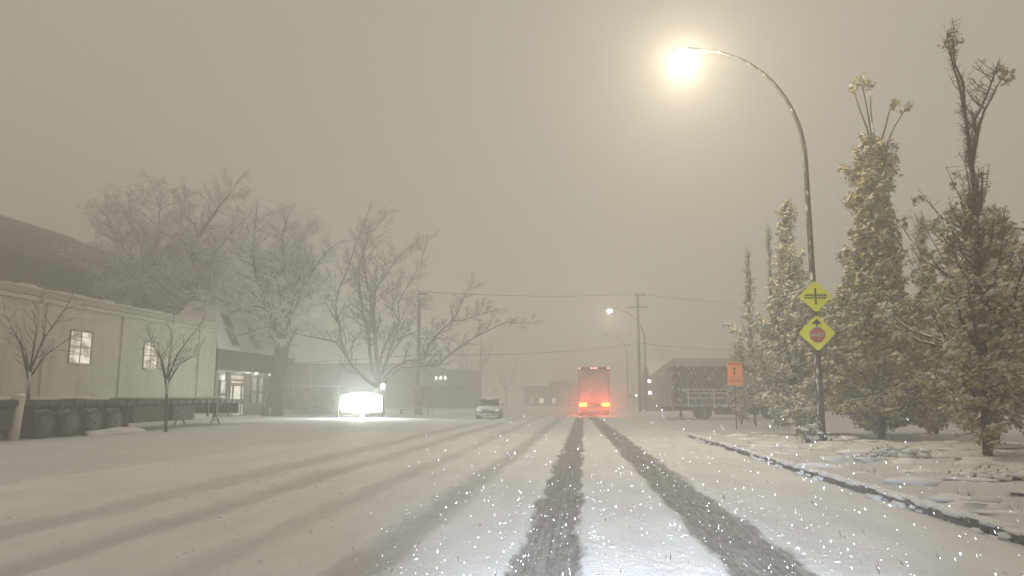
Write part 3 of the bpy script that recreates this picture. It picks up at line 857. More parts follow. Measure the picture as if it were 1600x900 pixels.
# ------------------------------------------------------------------ flatbed trailer parked before the hall
FT = thing('flatbed_trailer', 'long dark flatbed semitrailer with snow patches parked before the hall', 'trailer', (-19.7, 23, .06))
d = MB(); d.rbox(-1.3, 1.28, -3, 16.2, 1.12, 1.33, .02); d.build('deck', M['deck'], FT)
d = MB(); d.box(1.281, 1.33, -3, 16.1, 1.14, 1.31)
d.build('rub_rail', M['dark_metal'], FT)
for k in range(30):
    y = -2.7 + k*.64; MB().box(1.331, 1.36, y, y+.06, 1.05, 1.32).build('stake_pocket', M['dark_metal'], FT)
for x in (-.55, .45):
    fr = MB(); n = [( -3, 1.12), (16.0, 1.12), (16.0, .98), (13.2, .95), (11.5, .62), (-3, .62)]
    fr.extrude_x([(a, b) for a, b in n], x, x+.14); fr.build('frame_beam', M['deck'], FT)
for k, (y0, y1) in enumerate(((-2.6, -.3), (6.2, 8.8), (9.2, 11.0))):
    MB().rbox(.75, 1.25, y0, y1, .38, 1.08, .03).build('tool_box', M['deck'], FT)
r_ = random.Random(11); sp = MB()
for (y0, y1) in ((2.2, 5.0), (7.2, 9.6), (10.6, 12.2), (13.0, 15.0), (-2.6, 0.6)):
    sp.blob((.1, (y0+y1)/2, 1.34), 1.1, (y1-y0)/2, .13, r_, .25, 5, 14)
sp.build('deck_snow', M['snow_patch'], FT, smooth=True)
def wheel(par, x, y, z, r, wd, nm='wheel'):
    w_ = MB().cyl_x(x-wd/2, x+wd/2, y, z, r, 28, .04).build(nm, M['tyre'], par, smooth=False)
    s_ = 1 if x > 0 else -1
    xo = x+s_*wd/2
    rb = MB(); rb.tube([(xo-s_*.02, y, z), (xo+s_*.012, y, z), (xo+s_*.015, y, z), (xo-s_*.01, y, z)], [r*.6, r*.6, r*.52, r*.25], 20)
    rb.tube([(xo-s_*.02, y, z), (xo+s_*.05, y, z), (xo+s_*.06, y, z)], [r*.2, r*.18, r*.1], 12)
    rb.build('rim', M['rim'], w_)
    return w_
for y in (1.2, 2.5, 3.8, 5.1):
    for x in (-1.02, 1.0): wheel(FT, x, y, .50, .5, .5)
for y in (.5, 5.85):
    MB().box(.7, 1.28, y-.02, y+.02, .2, 1.1).build('mudflap', M['tyre'], FT)
for x in (-.95, .95):
    lg = MB(); lg.box(x-.07, x+.07, 13.6, 13.76, .62, 1.12); lg.box(x-.05, x+.05, 13.62, 13.74, .45, .62)
    lg.tube([(x, 13.68, .62), (x, 13.1, -.02)], .04, 6); lg.tube([(x, 13.68, .62), (x, 14.25, -.02)], .04, 6)
    lg.tube([(x, 13.35, .30), (x, 13.98, .30)], .03, 6)
    lg.build('landing_leg', M['dark_metal'], FT)
d = MB(); d.box(-1.2, 1.2, 15.6, 15.72, .6, 1.12); d.box(1.0, 1.1, 12.6, 12.7, .5, 1.12); d.build('hanger', M['dark_metal'], FT)

bk = MB().blob((-18.2, 27.8, .16), .35, 1.9, .16, random.Random(3), .3, 6, 16).build('snow_heap', M['snow_lump'], smooth=True)
tag(bk, 'low heap of pale snow beside the flatbed trailer wheels', 'snow heap')

# ------------------------------------------------------------------ box trailer parked broadside by the side street
BT = thing('box_trailer', 'dark slatted box trailer with snow streaks parked broadside, right', 'trailer', (5.9, 51.8, 0))
MB().box(.15, 8.4, 0, 2.5, 1.0, 3.55).build('box_body', M['tarp'], BT)
fr = MB()
fr.rbox(.0, .18, -.08, 2.58, .62, 3.66, .02); fr.rbox(.18, 8.5, -.07, .02, 3.5, 3.68, .015); fr.rbox(.18, 8.5, -.08, .03, .86, 1.02, .015)
fr.rbox(8.4, 8.55, -.08, 2.58, .9, 3.66, .02); fr.rbox(.18, 8.5, 2.5, 2.58, 3.5, 3.68, .015)
fr.build('frame', M['trailer_frame'], BT)
rl = MB()
for z in (1.75, 2.0, 1.42):
    rl.rbox(1.0, 6.6, -.075, -.005, z, z+.07, .01)
for x in (1.1, 2.8, 4.6, 6.3): rl.rbox(x, x+.08, -.06, -.004, 1.02, 2.05, .01)
rl.build('side_rail', M['snow_patch'], BT)
ch = MB(); ch.box(-.45, 8.3, .3, .45, .62, .86); ch.box(-.45, 8.3, 2.0, 2.15, .62, .86); ch.rbox(2.9, 5.8, -.02, .25, .35, .84, .03); ch.box(-.5, 0, 0, 2.4, .6, .75)
ch.build('chassis', M['dark_metal'], BT)
def wheel_y(par, x, y, z, r, wd):
    pts = [(x, y-wd/2, z), (x, y-wd/2+.04, z), (x, y+wd/2-.04, z), (x, y+wd/2, z)]
    w_ = MB().tube(pts, [r-.04, r, r, r-.04], 24).build('wheel', M['tyre'], par)
    yo = y-wd/2
    MB().tube([(x, yo+.02, z), (x, yo-.012, z), (x, yo-.014, z), (x, yo-.06, z)], [r*.6, r*.6, r*.3, r*.15], 18).build('rim', M['rim'], w_)
for x in (2.2, 6.9):
    for y in (.28, 2.2): wheel_y(BT, x, y, .5, .5, .42)
for x in (.62,):
    j = MB(); j.box(x-.05, x+.05, .05, .15, .1, .9); j.rbox(x-.22, x+.22, -.1, .3, -.02, .1, .02); j.tube([(x-.2, .1, .08), (x, .1, .6), (x+.2, .1, .08)], .03, 6)
    j.build('jack_stand', M['dark_metal'], BT)
sn = MB()
sn.blob((4.2, 1.25, 3.62), 4.3, 1.35, .12, random.Random(2), .12, 5, 20); sn.build('roof_snow', M['snow_lump'], BT, smooth=True)

# ------------------------------------------------------------------ semitruck ahead
TR = thing('semi_truck', 'semi truck seen from behind with glowing red brake lights', 'truck', (.83, 63, 0))
MB().rbox(-1.28, 1.28, .06, 15.5, 1.05, 4.02, .04).build('box_body', M['trailer_box'], TR)
f = MB()
f.rbox(-1.30, -1.18, -.02, .10, .95, 4.05, .015); f.rbox(1.18, 1.30, -.02, .10, .95, 4.05, .015); f.rbox(-1.18, 1.18, -.02, .10, 3.86, 4.05, .015); f.rbox(-1.18, 1.18, -.02, .10, .93, 1.10, .015)
f.build('rear_frame', M['dark_metal'], TR)
for s_ in (-1, 1):
    dr = MB().box(min(s_*.01, s_*1.17), max(s_*.01, s_*1.17), .02, .055, 1.12, 3.85).build('door', M['trailer_box'], TR)
    MB().tube([(s_*.45, -.01, 1.15), (s_*.45, -.01, 3.8)], .02, 6).build('lock_bar', M['sign_metal'], dr)
    MB().box(min(s_*.2, s_*.45), max(s_*.2, s_*.45), -.03, -.005, 1.5, 1.56).build('handle', M['sign_metal'], dr)
bm = MB(); bm.rbox(-1.15, 1.15, -.05, .06, .45, .58, .02)
for x in (-.6, .6): bm.box(x-.05, x+.05, 0, .08, .58, 1.0)
bm.build('bumper', M['dark_metal'], TR)
for k in range(6):
    x = -1.05 + k*.38; MB().box(x, x+.22, -.062, -.052, .48, .55).build('reflector', M['red_strip_glow'], TR)
for x in (-.2, 0, .2, -1.2, 1.2):
    MB().rbox(x-.055, x+.055, -.07, -.015, 3.9, 3.99, .01).build('marker_lamp', M['marker'], TR)
for x in (-1.22, 1.22):
    MB().box(x-.03, x+.03, -.03, -.022, 3.2, 3.8).build('reflector', M['red_strip_glow'], TR)
for s_ in (-1, 1):
    tl = MB().rbox(s_*.93-.33, s_*.93+.33, -.10, -.02, .68, 1.12, .03).build('tail_light', M['dark_metal'], TR)
    for q_ in (-.16, .16):
        MB().tube([(s_*.93+q_, -.105, .90), (s_*.93+q_, -.13, .90), (s_*.93+q_, -.14, .90)], [.19, .18, .10], 14).build('lens', M['tail'], tl)
    lamp('brake_glow', (.83+s_*.93, 62.0, .95), 135, (1.0, .14, .07), .2)
for y in (1.4, 2.7):
    for x in (-.95, .95): wheel(TR, x, y, .5, .5, .55)
for x in (-.95, .95): MB().box(x-.3, x+.3, .55, .58, .2, 1.0).build('mudflap', M['tyre'], TR)
u = MB(); u.box(-.5, .5, .3, 15, .8, 1.05); u.box(-.45, .45, 11.5, 20.5, .6, .95); u.build('chassis', M['dark_metal'], TR)
cb = MB(); cb.extrude_x([(16.6, .9), (21.2, .9), (21.2, 1.9), (19.4, 2.1), (19.0, 3.1), (17.8, 3.9), (16.6, 3.9)], -1.2, 1.2); cb.build('cab', M['car_paint'], TR)
for y in (13.2, 14.5, 20.4):
    for x in (-.98, .98): wheel(TR, x, y, .5, .5, .5)

# added mist behind the truck, there to spread a halo round its brake lights
def halo_mist():
    mb = MB().blob((.83, 60.8, 1.0), 3.3, 3.2, 2.3, random.Random(9), .15, 10, 18)
    m = bpy.data.materials.new('brake_halo_mist_volume'); m.use_nodes = True
    N = m.node_tree.nodes; L = m.node_tree.links; N.clear()
    out = N.new('ShaderNodeOutputMaterial'); v = N.new('ShaderNodeVolumePrincipled')
    v.inputs['Color'].default_value = (.97, .95, .93, 1); v.inputs['Density'].default_value = .10; v.inputs['Anisotropy'].default_value = .6
    L.new(v.outputs[0], out.inputs['Volume'])
    o = mb.build('brake_halo_mist', m); o['kind'] = 'stuff'
halo_mist()

# ------------------------------------------------------------------ snow covered parked car
CR = thing('parked_car', 'snow covered car at the roadside, seen front on', 'car', (-6.75, 52.2, 0), math.radians(4))
def car_loft(secs, mat, name, par, smooth_=True):
    mb = MB(); m = len(secs[0][1]); vs = []
    for y, pr_ in secs:
        for x, z in pr_: vs.append((x, y, z))
    fs = [(i*m+k, i*m+(k+1) % m, (i+1)*m+(k+1) % m, (i+1)*m+k) for i in range(len(secs)-1) for k in range(m)]
    fs += [tuple(range(m))[::-1], tuple(range((len(secs)-1)*m, len(secs)*m))]
    return mb.add(vs, fs).build(name, mat, par, smooth=smooth_)
def ring(w_, z0, z1, r=.12):
    return [(-w_+r, z0), (w_-r, z0), (w_, z0+r), (w_, z1-r*1.3), (w_-r*1.2, z1), (-w_+r*1.2, z1), (-w_, z1-r*1.3), (-w_, z0+r)]
car_loft([(0, ring(.70, .35, .66)), (.12, ring(.82, .25, .74)), (.5, ring(.88, .22, .80)), (1.3, ring(.90, .2, .90)), (3.3, ring(.90, .2, .94)), (4.1, ring(.87, .25, .92)), (4.4, ring(.78, .35, .82))], M['car_paint'], 'body', CR)
car_loft([(1.15, ring(.74, .86, .92, .02)), (1.85, ring(.64, .86, 1.38, .08)), (3.1, ring(.63, .86, 1.40, .08)), (3.85, ring(.70, .86, .95, .02))], M['car_glass'], 'cabin_glass', CR)
sn = MB(); sn.blob((0, 2.45, 1.39), .66, .85, .12, random.Random(3), .12, 5, 14); sn.blob((0, .65, .82), .78, .55, .10, random.Random(4), .15, 5, 14)
sn.build('snow_layer', M['snow_lump'], CR, smooth=True)
MB().rbox(-.45, .45, -.03, .06, .42, .60, .02).build('grille', M['dark_metal'], CR)
MB().rbox(-.80, .80, -.06, .10, .24, .38, .03).build('bumper', M['car_paint'], CR)
for s_ in (-1, 1):
    MB().rbox(s_*.62-.14, s_*.62+.14, -.02, .1, .52, .68, .03).build('headlight', M['head_glass'], CR)
    MB().rbox(s_*.98-.09, s_*.98+.09, 1.45, 1.6, .92, 1.06, .03).build('mirror', M['dark_metal'], CR)
    for y in (.85, 3.5): wheel(CR, s_*.80, y, .32, .32, .2)

# ------------------------------------------------------------------ bare trees
class Tree:
    def __init__(self, seed, twig_r=.012, sides=(8, 5, 3)):
        self.r = random.Random(seed); self.T = MB(); self.B = MB(); self.C = MB(); self.twig_r = twig_r; self.n = 0
    def wobble(self, a, b, n, amp):
        a = Vector(a); b = Vector(b); L_ = (b-a).length; out = [a]
        for k in range(1, n):
            out.append(a.lerp(b, k/n) + Vector([self.r.gauss(0, amp*L_) for _ in range(3)]))
        out.append(b); return out
    def poly(self, pts, r0, r1, mb=None, sides=7):
        n = len(pts); rr = [r0+(r1-r0)*(k/(n-1))**.8 for k in range(n)]
        (mb or self.T).tube(pts, rr, sides, True)
        return rr
    def resample(self, pts, t):
        L_ = [0]
        for a, b in zip(pts[:-1], pts[1:]): L_.append(L_[-1]+(Vector(b)-Vector(a)).length)
        s = t*L_[-1]
        for i in range(len(pts)-1):
            if s <= L_[i+1] or i == len(pts)-2:
                k = (s-L_[i])/max(1e-6, L_[i+1]-L_[i]); return Vector(pts[i]).lerp(Vector(pts[i+1]), k), (Vector(pts[i+1])-Vector(pts[i])).normalized()
    def branch(self, p, d, L_, r0, level, maxlevel, up, kids, spread, shrink):
        n = 5 if level < maxlevel else 3
        pts = [Vector(p)]; dd = Vector(d).normalized(); r = self.r
        for k in range(n):
            dd = (dd + Vector((r.gauss(0, .16), r.gauss(0, .16), r.gauss(0, .13) + up))).normalized()
            pts.append(pts[-1] + dd*(L_/n))
        rt = max(self.twig_r*.7, r0*.35)
        mb = self.B if level == 1 else self.C
        rr = [r0+(rt-r0)*k/n for k in range(n+1)]
        mb.tube(pts, rr, 5 if level == 1 else 3, False)
        self.n += 1
        if level < maxlevel:
            c = max(2, int(kids*r.uniform(.7, 1.3)))
            for i in range(c):
                t = .15 + .85*(i+r.random())/c
                q_, tg = self.resample(pts, min(1, t))
                ax = Vector((r.gauss(0, 1), r.gauss(0, 1), r.gauss(0, 1)))
                ax = (ax - tg*ax.dot(tg)).normalized()
                nd = (tg*(1-spread) + ax*spread).normalized()
                self.branch(q_, nd, L_*shrink*r.uniform(.6, 1.15)*(1.1-.45*t), max(self.twig_r, r0*.5), level+1, maxlevel, up, kids, spread, shrink)
    def limb(self, pts, r0, r1, kids, L_, maxlevel=3, up=.05, spread=.55, shrink=.5, t0=.2, k2=5):
        self.poly(pts, r0, r1)
        r = self.r
        for i in range(kids):
            t = t0 + (1-t0)*(i+r.random())/kids
            q_, tg = self.resample(pts, min(1, t))
            ax = Vector((r.gauss(0, 1), r.gauss(0, 1), r.gauss(0, .8)+.3))
            ax = (ax - tg*ax.dot(tg)).normalized()
            self.branch(q_, (tg*(1-spread)+ax*spread), L_*r.uniform(.6, 1.2)*(1.15-.5*t), max(self.twig_r*1.5, (r0+(r1-r0)*t)*.42), 1, maxlevel, up, k2, spread, shrink)
        q_, tg = self.resample(pts, 1)
        self.branch(q_, tg, L_*.7, r1, 1, maxlevel, up, k2, spread*.8, shrink)
    def build(self, root, bark, twig):
        o = root.location
        self.T.build('trunk', bark, root, smooth=True, off=o)
        self.B.build('branches', bark, root, off=o)
        self.C.build('crown', twig, root, off=o)

def traced(tr, pix, Y, rnd, y0=None):
    """limb line measured on the survey photograph, given depth around the trunk"""
    out = []; dy = 0; tgt = rnd.uniform(-4.0, 4.0)
    n = len(pix)
    for i, (px, py) in enumerate(pix):
        k = i/(n-1)
        out.append(W(px, py, Y + tgt*k*k**.2))
    return out

# multi-stemmed spreading tree behind the lit sign
r_ = random.Random(21)
Y3 = 62.0
pb = W(590, 649, Y3)
root3 = thing('bare_tree', 'wide bare tree with many stems and long drooping limb behind lit sign', 'tree', (pb.x, Y3, 0))
t = Tree(3, .012)
base = Vector((pb.x, Y3, 0)); fork = W(592, 606, Y3)
t.poly([base-Vector((0, 0, .2)), base+Vector((0, 0, .8)), fork], .62, .46, sides=12)
L3 = [
 ([(592,606),(572,592),(550,570),(537,549),(525,534),(494,527),(473,524)], .22, .05, 10, 2.6),
 ([(540,553),(533,534),(531,508),(525,490),(526,470),(530,450),(541,428),(550,400),(560,372),(568,352)], .16, .035, 18, 2.8),
 ([(531,508),(515,485),(505,465),(497,450),(490,435)], .10, .03, 9, 2.2),
 ([(590,606),(583,590),(578,554),(576,521),(568,492),(562,455),(560,420),(568,390),(574,368)], .20, .035, 20, 2.6),
 ([(592,606),(590,585),(588,554),(586,521),(581,485),(577,455),(569,425),(567,395),(578,365),(590,352)], .24, .035, 22, 2.8),
 ([(586,521),(584,490),(586,455),(597,435),(615,412),(632,390),(655,380)], .15, .03, 20, 2.8),
 ([(591,600),(592,574),(597,552),(606,529),(624,503),(622,475),(640,440),(655,415)], .17, .03, 18, 2.6),
 ([(594,606),(603,588),(614,575),(637,563),(663,561),(670,539),(686,519),(707,502),(716,486),(724,466),(731,449)], .20, .03, 22, 1.9),
 ([(707,502),(722,500),(739,495),(756,489),(770,486)], .08, .03, 10, 1.5),
 ([(596,606),(606,590),(629,573),(684,570),(716,543),(745,525),(773,511),(788,504),(828,505)], .17, .03, 22, 1.5),
 ([(597,585),(606,556),(614,534),(632,525),(645,521),(663,530),(683,524),(700,515)], .13, .03, 14, 1.9),
 ([(624,503),(612,480),(620,462),(638,470),(652,478)], .08, .03, 10, 1.9),
 ([(600,580),(606,561),(620,540),(633,520),(645,500),(660,480)], .10, .03, 10, 1.8),
]
for pix, a, b_, kids, ln in L3:
    t.limb(traced(t, pix, Y3, r_), a, b_, int(kids*1.2), ln, 3, .06, .5, .54, .22, 6)
t.build(root3, M['bark_far'], M['twig_dark'])
print('tree3 twigs', t.n)

# thick trunk tree before the entrance
Y1 = 55.0
pb = W(425, 652, Y1)
root1 = thing('bare_tree', 'snow laden tree with thick dark trunk right of the lit entrance', 'tree', (pb.x, Y1, 0))
t = Tree(8, .016); r_ = random.Random(4)
t.poly([W(423, 657, Y1), W(425, 648, Y1), W(429, 620, Y1), W(434, 590, Y1), W(438, 560, Y1), W(442, 530, Y1)], .80, .50, sides=14)
L1 = [
 ([(440,535),(444,500),(447,470),(446,440),(441,400),(442,365),(447,348)], .42, .04, 26, 2.8),
 ([(440,530),(428,500),(414,470),(402,440),(396,405),(396,370),(400,345)], .30, .04, 24, 2.8),
 ([(441,520),(455,490),(470,460),(484,430),(500,405),(520,385)], .28, .04, 24, 2.4),
 ([(440,525),(420,505),(400,492),(375,480),(350,470),(330,462)], .22, .04, 20, 2.4),
 ([(444,505),(466,492),(490,480),(508,470),(515,462)], .2, .04, 16, 2.0),
 ([(446,470),(430,440),(415,420),(390,400),(365,380)], .2, .04, 20, 2.6),
 ([(447,465),(462,430),(468,400),(470,370),(480,350)], .2, .04, 20, 2.6),
 ([(440,560),(432,535),(420,520),(405,510),(392,515)], .16, .04, 12, 1.8),
 ([(441,560),(452,535),(462,515),(470,500),(482,505)], .16, .04, 12, 1.8),
]
for pix, a, b_, kids, ln in L1:
    t.limb(traced(t, pix, Y1, r_), a, b_, int(kids*1.5), ln, 3, .0, .55, .56, .12, 8)
t.build(root1, M['bark'], M['twig'])
print('tree1 twigs', t.n)

# great tree behind the hall
Y2 = 64.0
pb = W(302, 640, Y2)
root2 = thing('bare_tree', 'broad snow laden tree spreading above the hall roof', 'tree', (pb.x, Y2, 0))
t = Tree(12, .017); r_ = random.Random(14)
t.poly([Vector((pb.x, Y2, -.2)), W(302, 560, Y2), W(303, 500, Y2), W(302, 472, Y2)], .75, .5, sides=12)
L2 = [
 ([(302,480),(296,455),(297,430),(300,405),(303,385),(315,362),(332,338),(350,312),(364,297)], .34, .04, 26, 3.2),
 ([(300,475),(280,462),(256,452),(246,435),(241,410),(243,385),(247,355),(250,325),(240,295)], .32, .04, 26, 3.2),
 ([(303,478),(320,460),(340,445),(355,436),(372,430)], .22, .04, 18, 2.6),
 ([(255,452),(275,436),(305,425),(322,412),(350,407),(375,398)], .24, .04, 22, 2.8),
 ([(256,452),(225,440),(195,428),(165,415),(130,400)], .24, .04, 24, 3.0),
 ([(246,440),(220,415),(195,390),(175,360),(165,330)], .22, .04, 24, 3.2),
 ([(241,410),(215,375),(200,345),(192,315)], .2, .04, 20, 3.0),
 ([(300,405),(285,370),(282,335),(290,305)], .2, .04, 22, 2.8),
 ([(256,455),(225,458),(190,460),(150,455),(118,445)], .2, .04, 22, 2.4),
 ([(300,480),(285,482),(268,478),(250,482)], .16, .04, 12, 2.0),
 ([(322,412),(345,385),(365,360),(385,340)], .16, .04, 20, 2.6),
]
for pix, a, b_, kids, ln in L2:
    t.limb(traced(t, pix, Y2, r_), a, b_, int(kids*1.5), ln, 3, -.01, .55, .56, .12, 8)
t.build(root2, M['bark_far'], M['twig'])
print('tree2 twigs', t.n)

# young trees on the lawn
def young(label, px, py, top, Y, seed, lean=.1, r0=.07, crown_l=1.4):
    p = W(px, py, Y)
    ro_ = thing('young_tree', label, 'tree', (p.x, Y, 0), 0, 'young street trees before the flatbed')
    t_ = Tree(seed, .009); r2 = random.Random(seed)
    fk = Vector((p.x-.05, Y, top*.46))
    t_.poly([Vector((p.x+.05, Y, -.1)), Vector((p.x, Y, top*.2)), fk], r0, r0*.75, sides=8)
    for k, (dx, dy, zz) in enumerate(((-.1, .3, 1.0), (1.3, -.2, .97), (-1.0, .2, .82), (.75, .8, .75), (-.6, -.7, .9))):
        e = Vector((p.x+dx, Y+dy, top*zz*.93)); m_ = fk.lerp(e, .45)+Vector((-dx*.12, 0, .05))
        t_.limb([fk-Vector((0, 0, .25*k/3)), m_, e], r0*.62, .014, 9, crown_l*.62, 3, .05, .5, .5, .2, 4)
    t_.build(ro_, M['bark'], M['twig'])
young('slender young tree before flatbed trailer, right of the second window', 257, 678, 4.9, 29.3, 31)
young('pale young tree at far left edge behind the leaning bollard', 38, 690, 5.2, 24.6, 32)

# hazy far trees on both sides
def far_tree(label, x, y, h, seed, w_=1.0, group='misty distant trees'):
    ro_ = thing('distant_tree', label, 'tree', (x, y, 0), 0, group)
    t_ = Tree(seed, .03); r2 = random.Random(seed)
    fk = Vector((x, y, h*.3)); t_.poly([Vector((x, y, -.3)), fk], h*.03, h*.022, sides=7)
    for k in range(7):
        a = k*2.4+r2.random(); e = fk + Vector((math.cos(a)*h*.28*w_, math.sin(a)*h*.28*w_, h*r2.uniform(.42, .68)))
        t_.limb([fk, fk.lerp(e, .5)+Vector((0, 0, -h*.02)), e], h*.014, .04, 9, h*.2, 3, .03, .55, .52, .2, 5)
    t_.build(ro_, M['bark_far'], M['twig'])
far_tree('misty distant tree behind the shop lights', -27, 126, 12.5, 51)
far_tree('misty distant tree behind the distant transformer pole', -21, 140, 14, 52, 1.2)
far_tree('faint misty tree between crossbuck and far double building', -16.5, 158, 9.5, 53)
far_tree('low misty tree behind the far double block building', -5, 178, 8, 54, 1.3)

# round snowy shrub
def shrub(name, label, cat, loc, rx, ry, rz, n, seed, mat, leaf=.09, snow_n=120, group=None):
    ro_ = thing(name, label, cat, loc, 0, group)
    r2 = np.random.default_rng(seed); rr = random.Random(seed)
    st = MB()
    for k in range(26):
        a = rr.uniform(0, 6.28); q_ = rr.uniform(.3, 1)
        st.tube([(0, 0, -.05), (math.cos(a)*rx*q_*.45, math.sin(a)*ry*q_*.45, rz*.8), (math.cos(a)*rx*q_*.9, math.sin(a)*ry*q_*.9, rz*rr.uniform(1.2, 1.95))], [.03, .02, .008], 4)
    st.build('stems', M['bark'], ro_)
    d = r2.normal(size=(n, 3)); d /= np.linalg.norm(d, axis=1)[:, None]
    rad = r2.random(n)**.4
    nz = np.array([mnoise.noise(Vector((a*2.2, b*2.2, c*2.2+seed))) for a, b, c in d])
    rad *= (1+.45*nz)
    c = d*rad[:, None]*np.array([rx, ry, rz]) + np.array([0, 0, rz*1.0])
    c = c[c[:, 2] > .02]
    leaves(c, leaf, r2, 4, .10).build('foliage', mat, ro_)
    s_ = MB()
    for k in range(snow_n):
        i = rr.randrange(len(c)); p_ = c[i]
        z_ = rr.uniform(.04, .09)
        s_.blob((p_[0], p_[1], p_[2]+.04), z_*1.5, z_*1.4, z_*.6, rr, .4, 3, 6)
    s_.build('snow_clumps', M['snow_lump'], ro_, smooth=True)
    return ro_

def leaves(centers, size, r2, per, spread, droop=.5):
    """folded withered leaves scattered round each centre"""
    n = len(centers)*per
    c = np.repeat(centers, per, axis=0) + r2.normal(size=(n, 3))*spread
    a = r2.uniform(0, 2*np.pi, n); el = r2.uniform(-1.25, .55, n) - droop*.3
    d = np.stack([np.cos(a)*np.cos(el), np.sin(a)*np.cos(el), np.sin(el)], 1)
    u = np.cross(d, r2.normal(size=(n, 3))); u /= np.linalg.norm(u, axis=1)[:, None]
    w_ = np.cross(d, u)
    s = size*r2.uniform(.6, 1.35, n)[:, None]
    v = np.stack([c, c+d*s*.35+u*s*.34+w_*s*.14, c+d*s*.75+u*s*.28+w_*s*.10, c+d*s*1.1, c+d*s*.75-u*s*.28+w_*s*.10, c+d*s*.35-u*s*.34+w_*s*.14, c+d*s*.55], 1).reshape(-1, 3)
    mb = MB(); mb.v = [tuple(x) for x in v.tolist()]
    F = []
    for i in range(n):
        b = i*7
        F += [(b, b+1, b+6), (b+1, b+2, b+6), (b+2, b+3, b+6), (b+3, b+4, b+6), (b+4, b+5, b+6), (b+5, b, b+6)]
    mb.f = F
    return mb
p = W(487, 648, 62)
shrub('round_shrub', 'rounded snow dusted shrub between thick trunk and lit sign', 'shrub', (p.x, 62, 0), 2.3, 1.6, 1.15, 1700, 5, M['leaf_pale'], .12, 300)

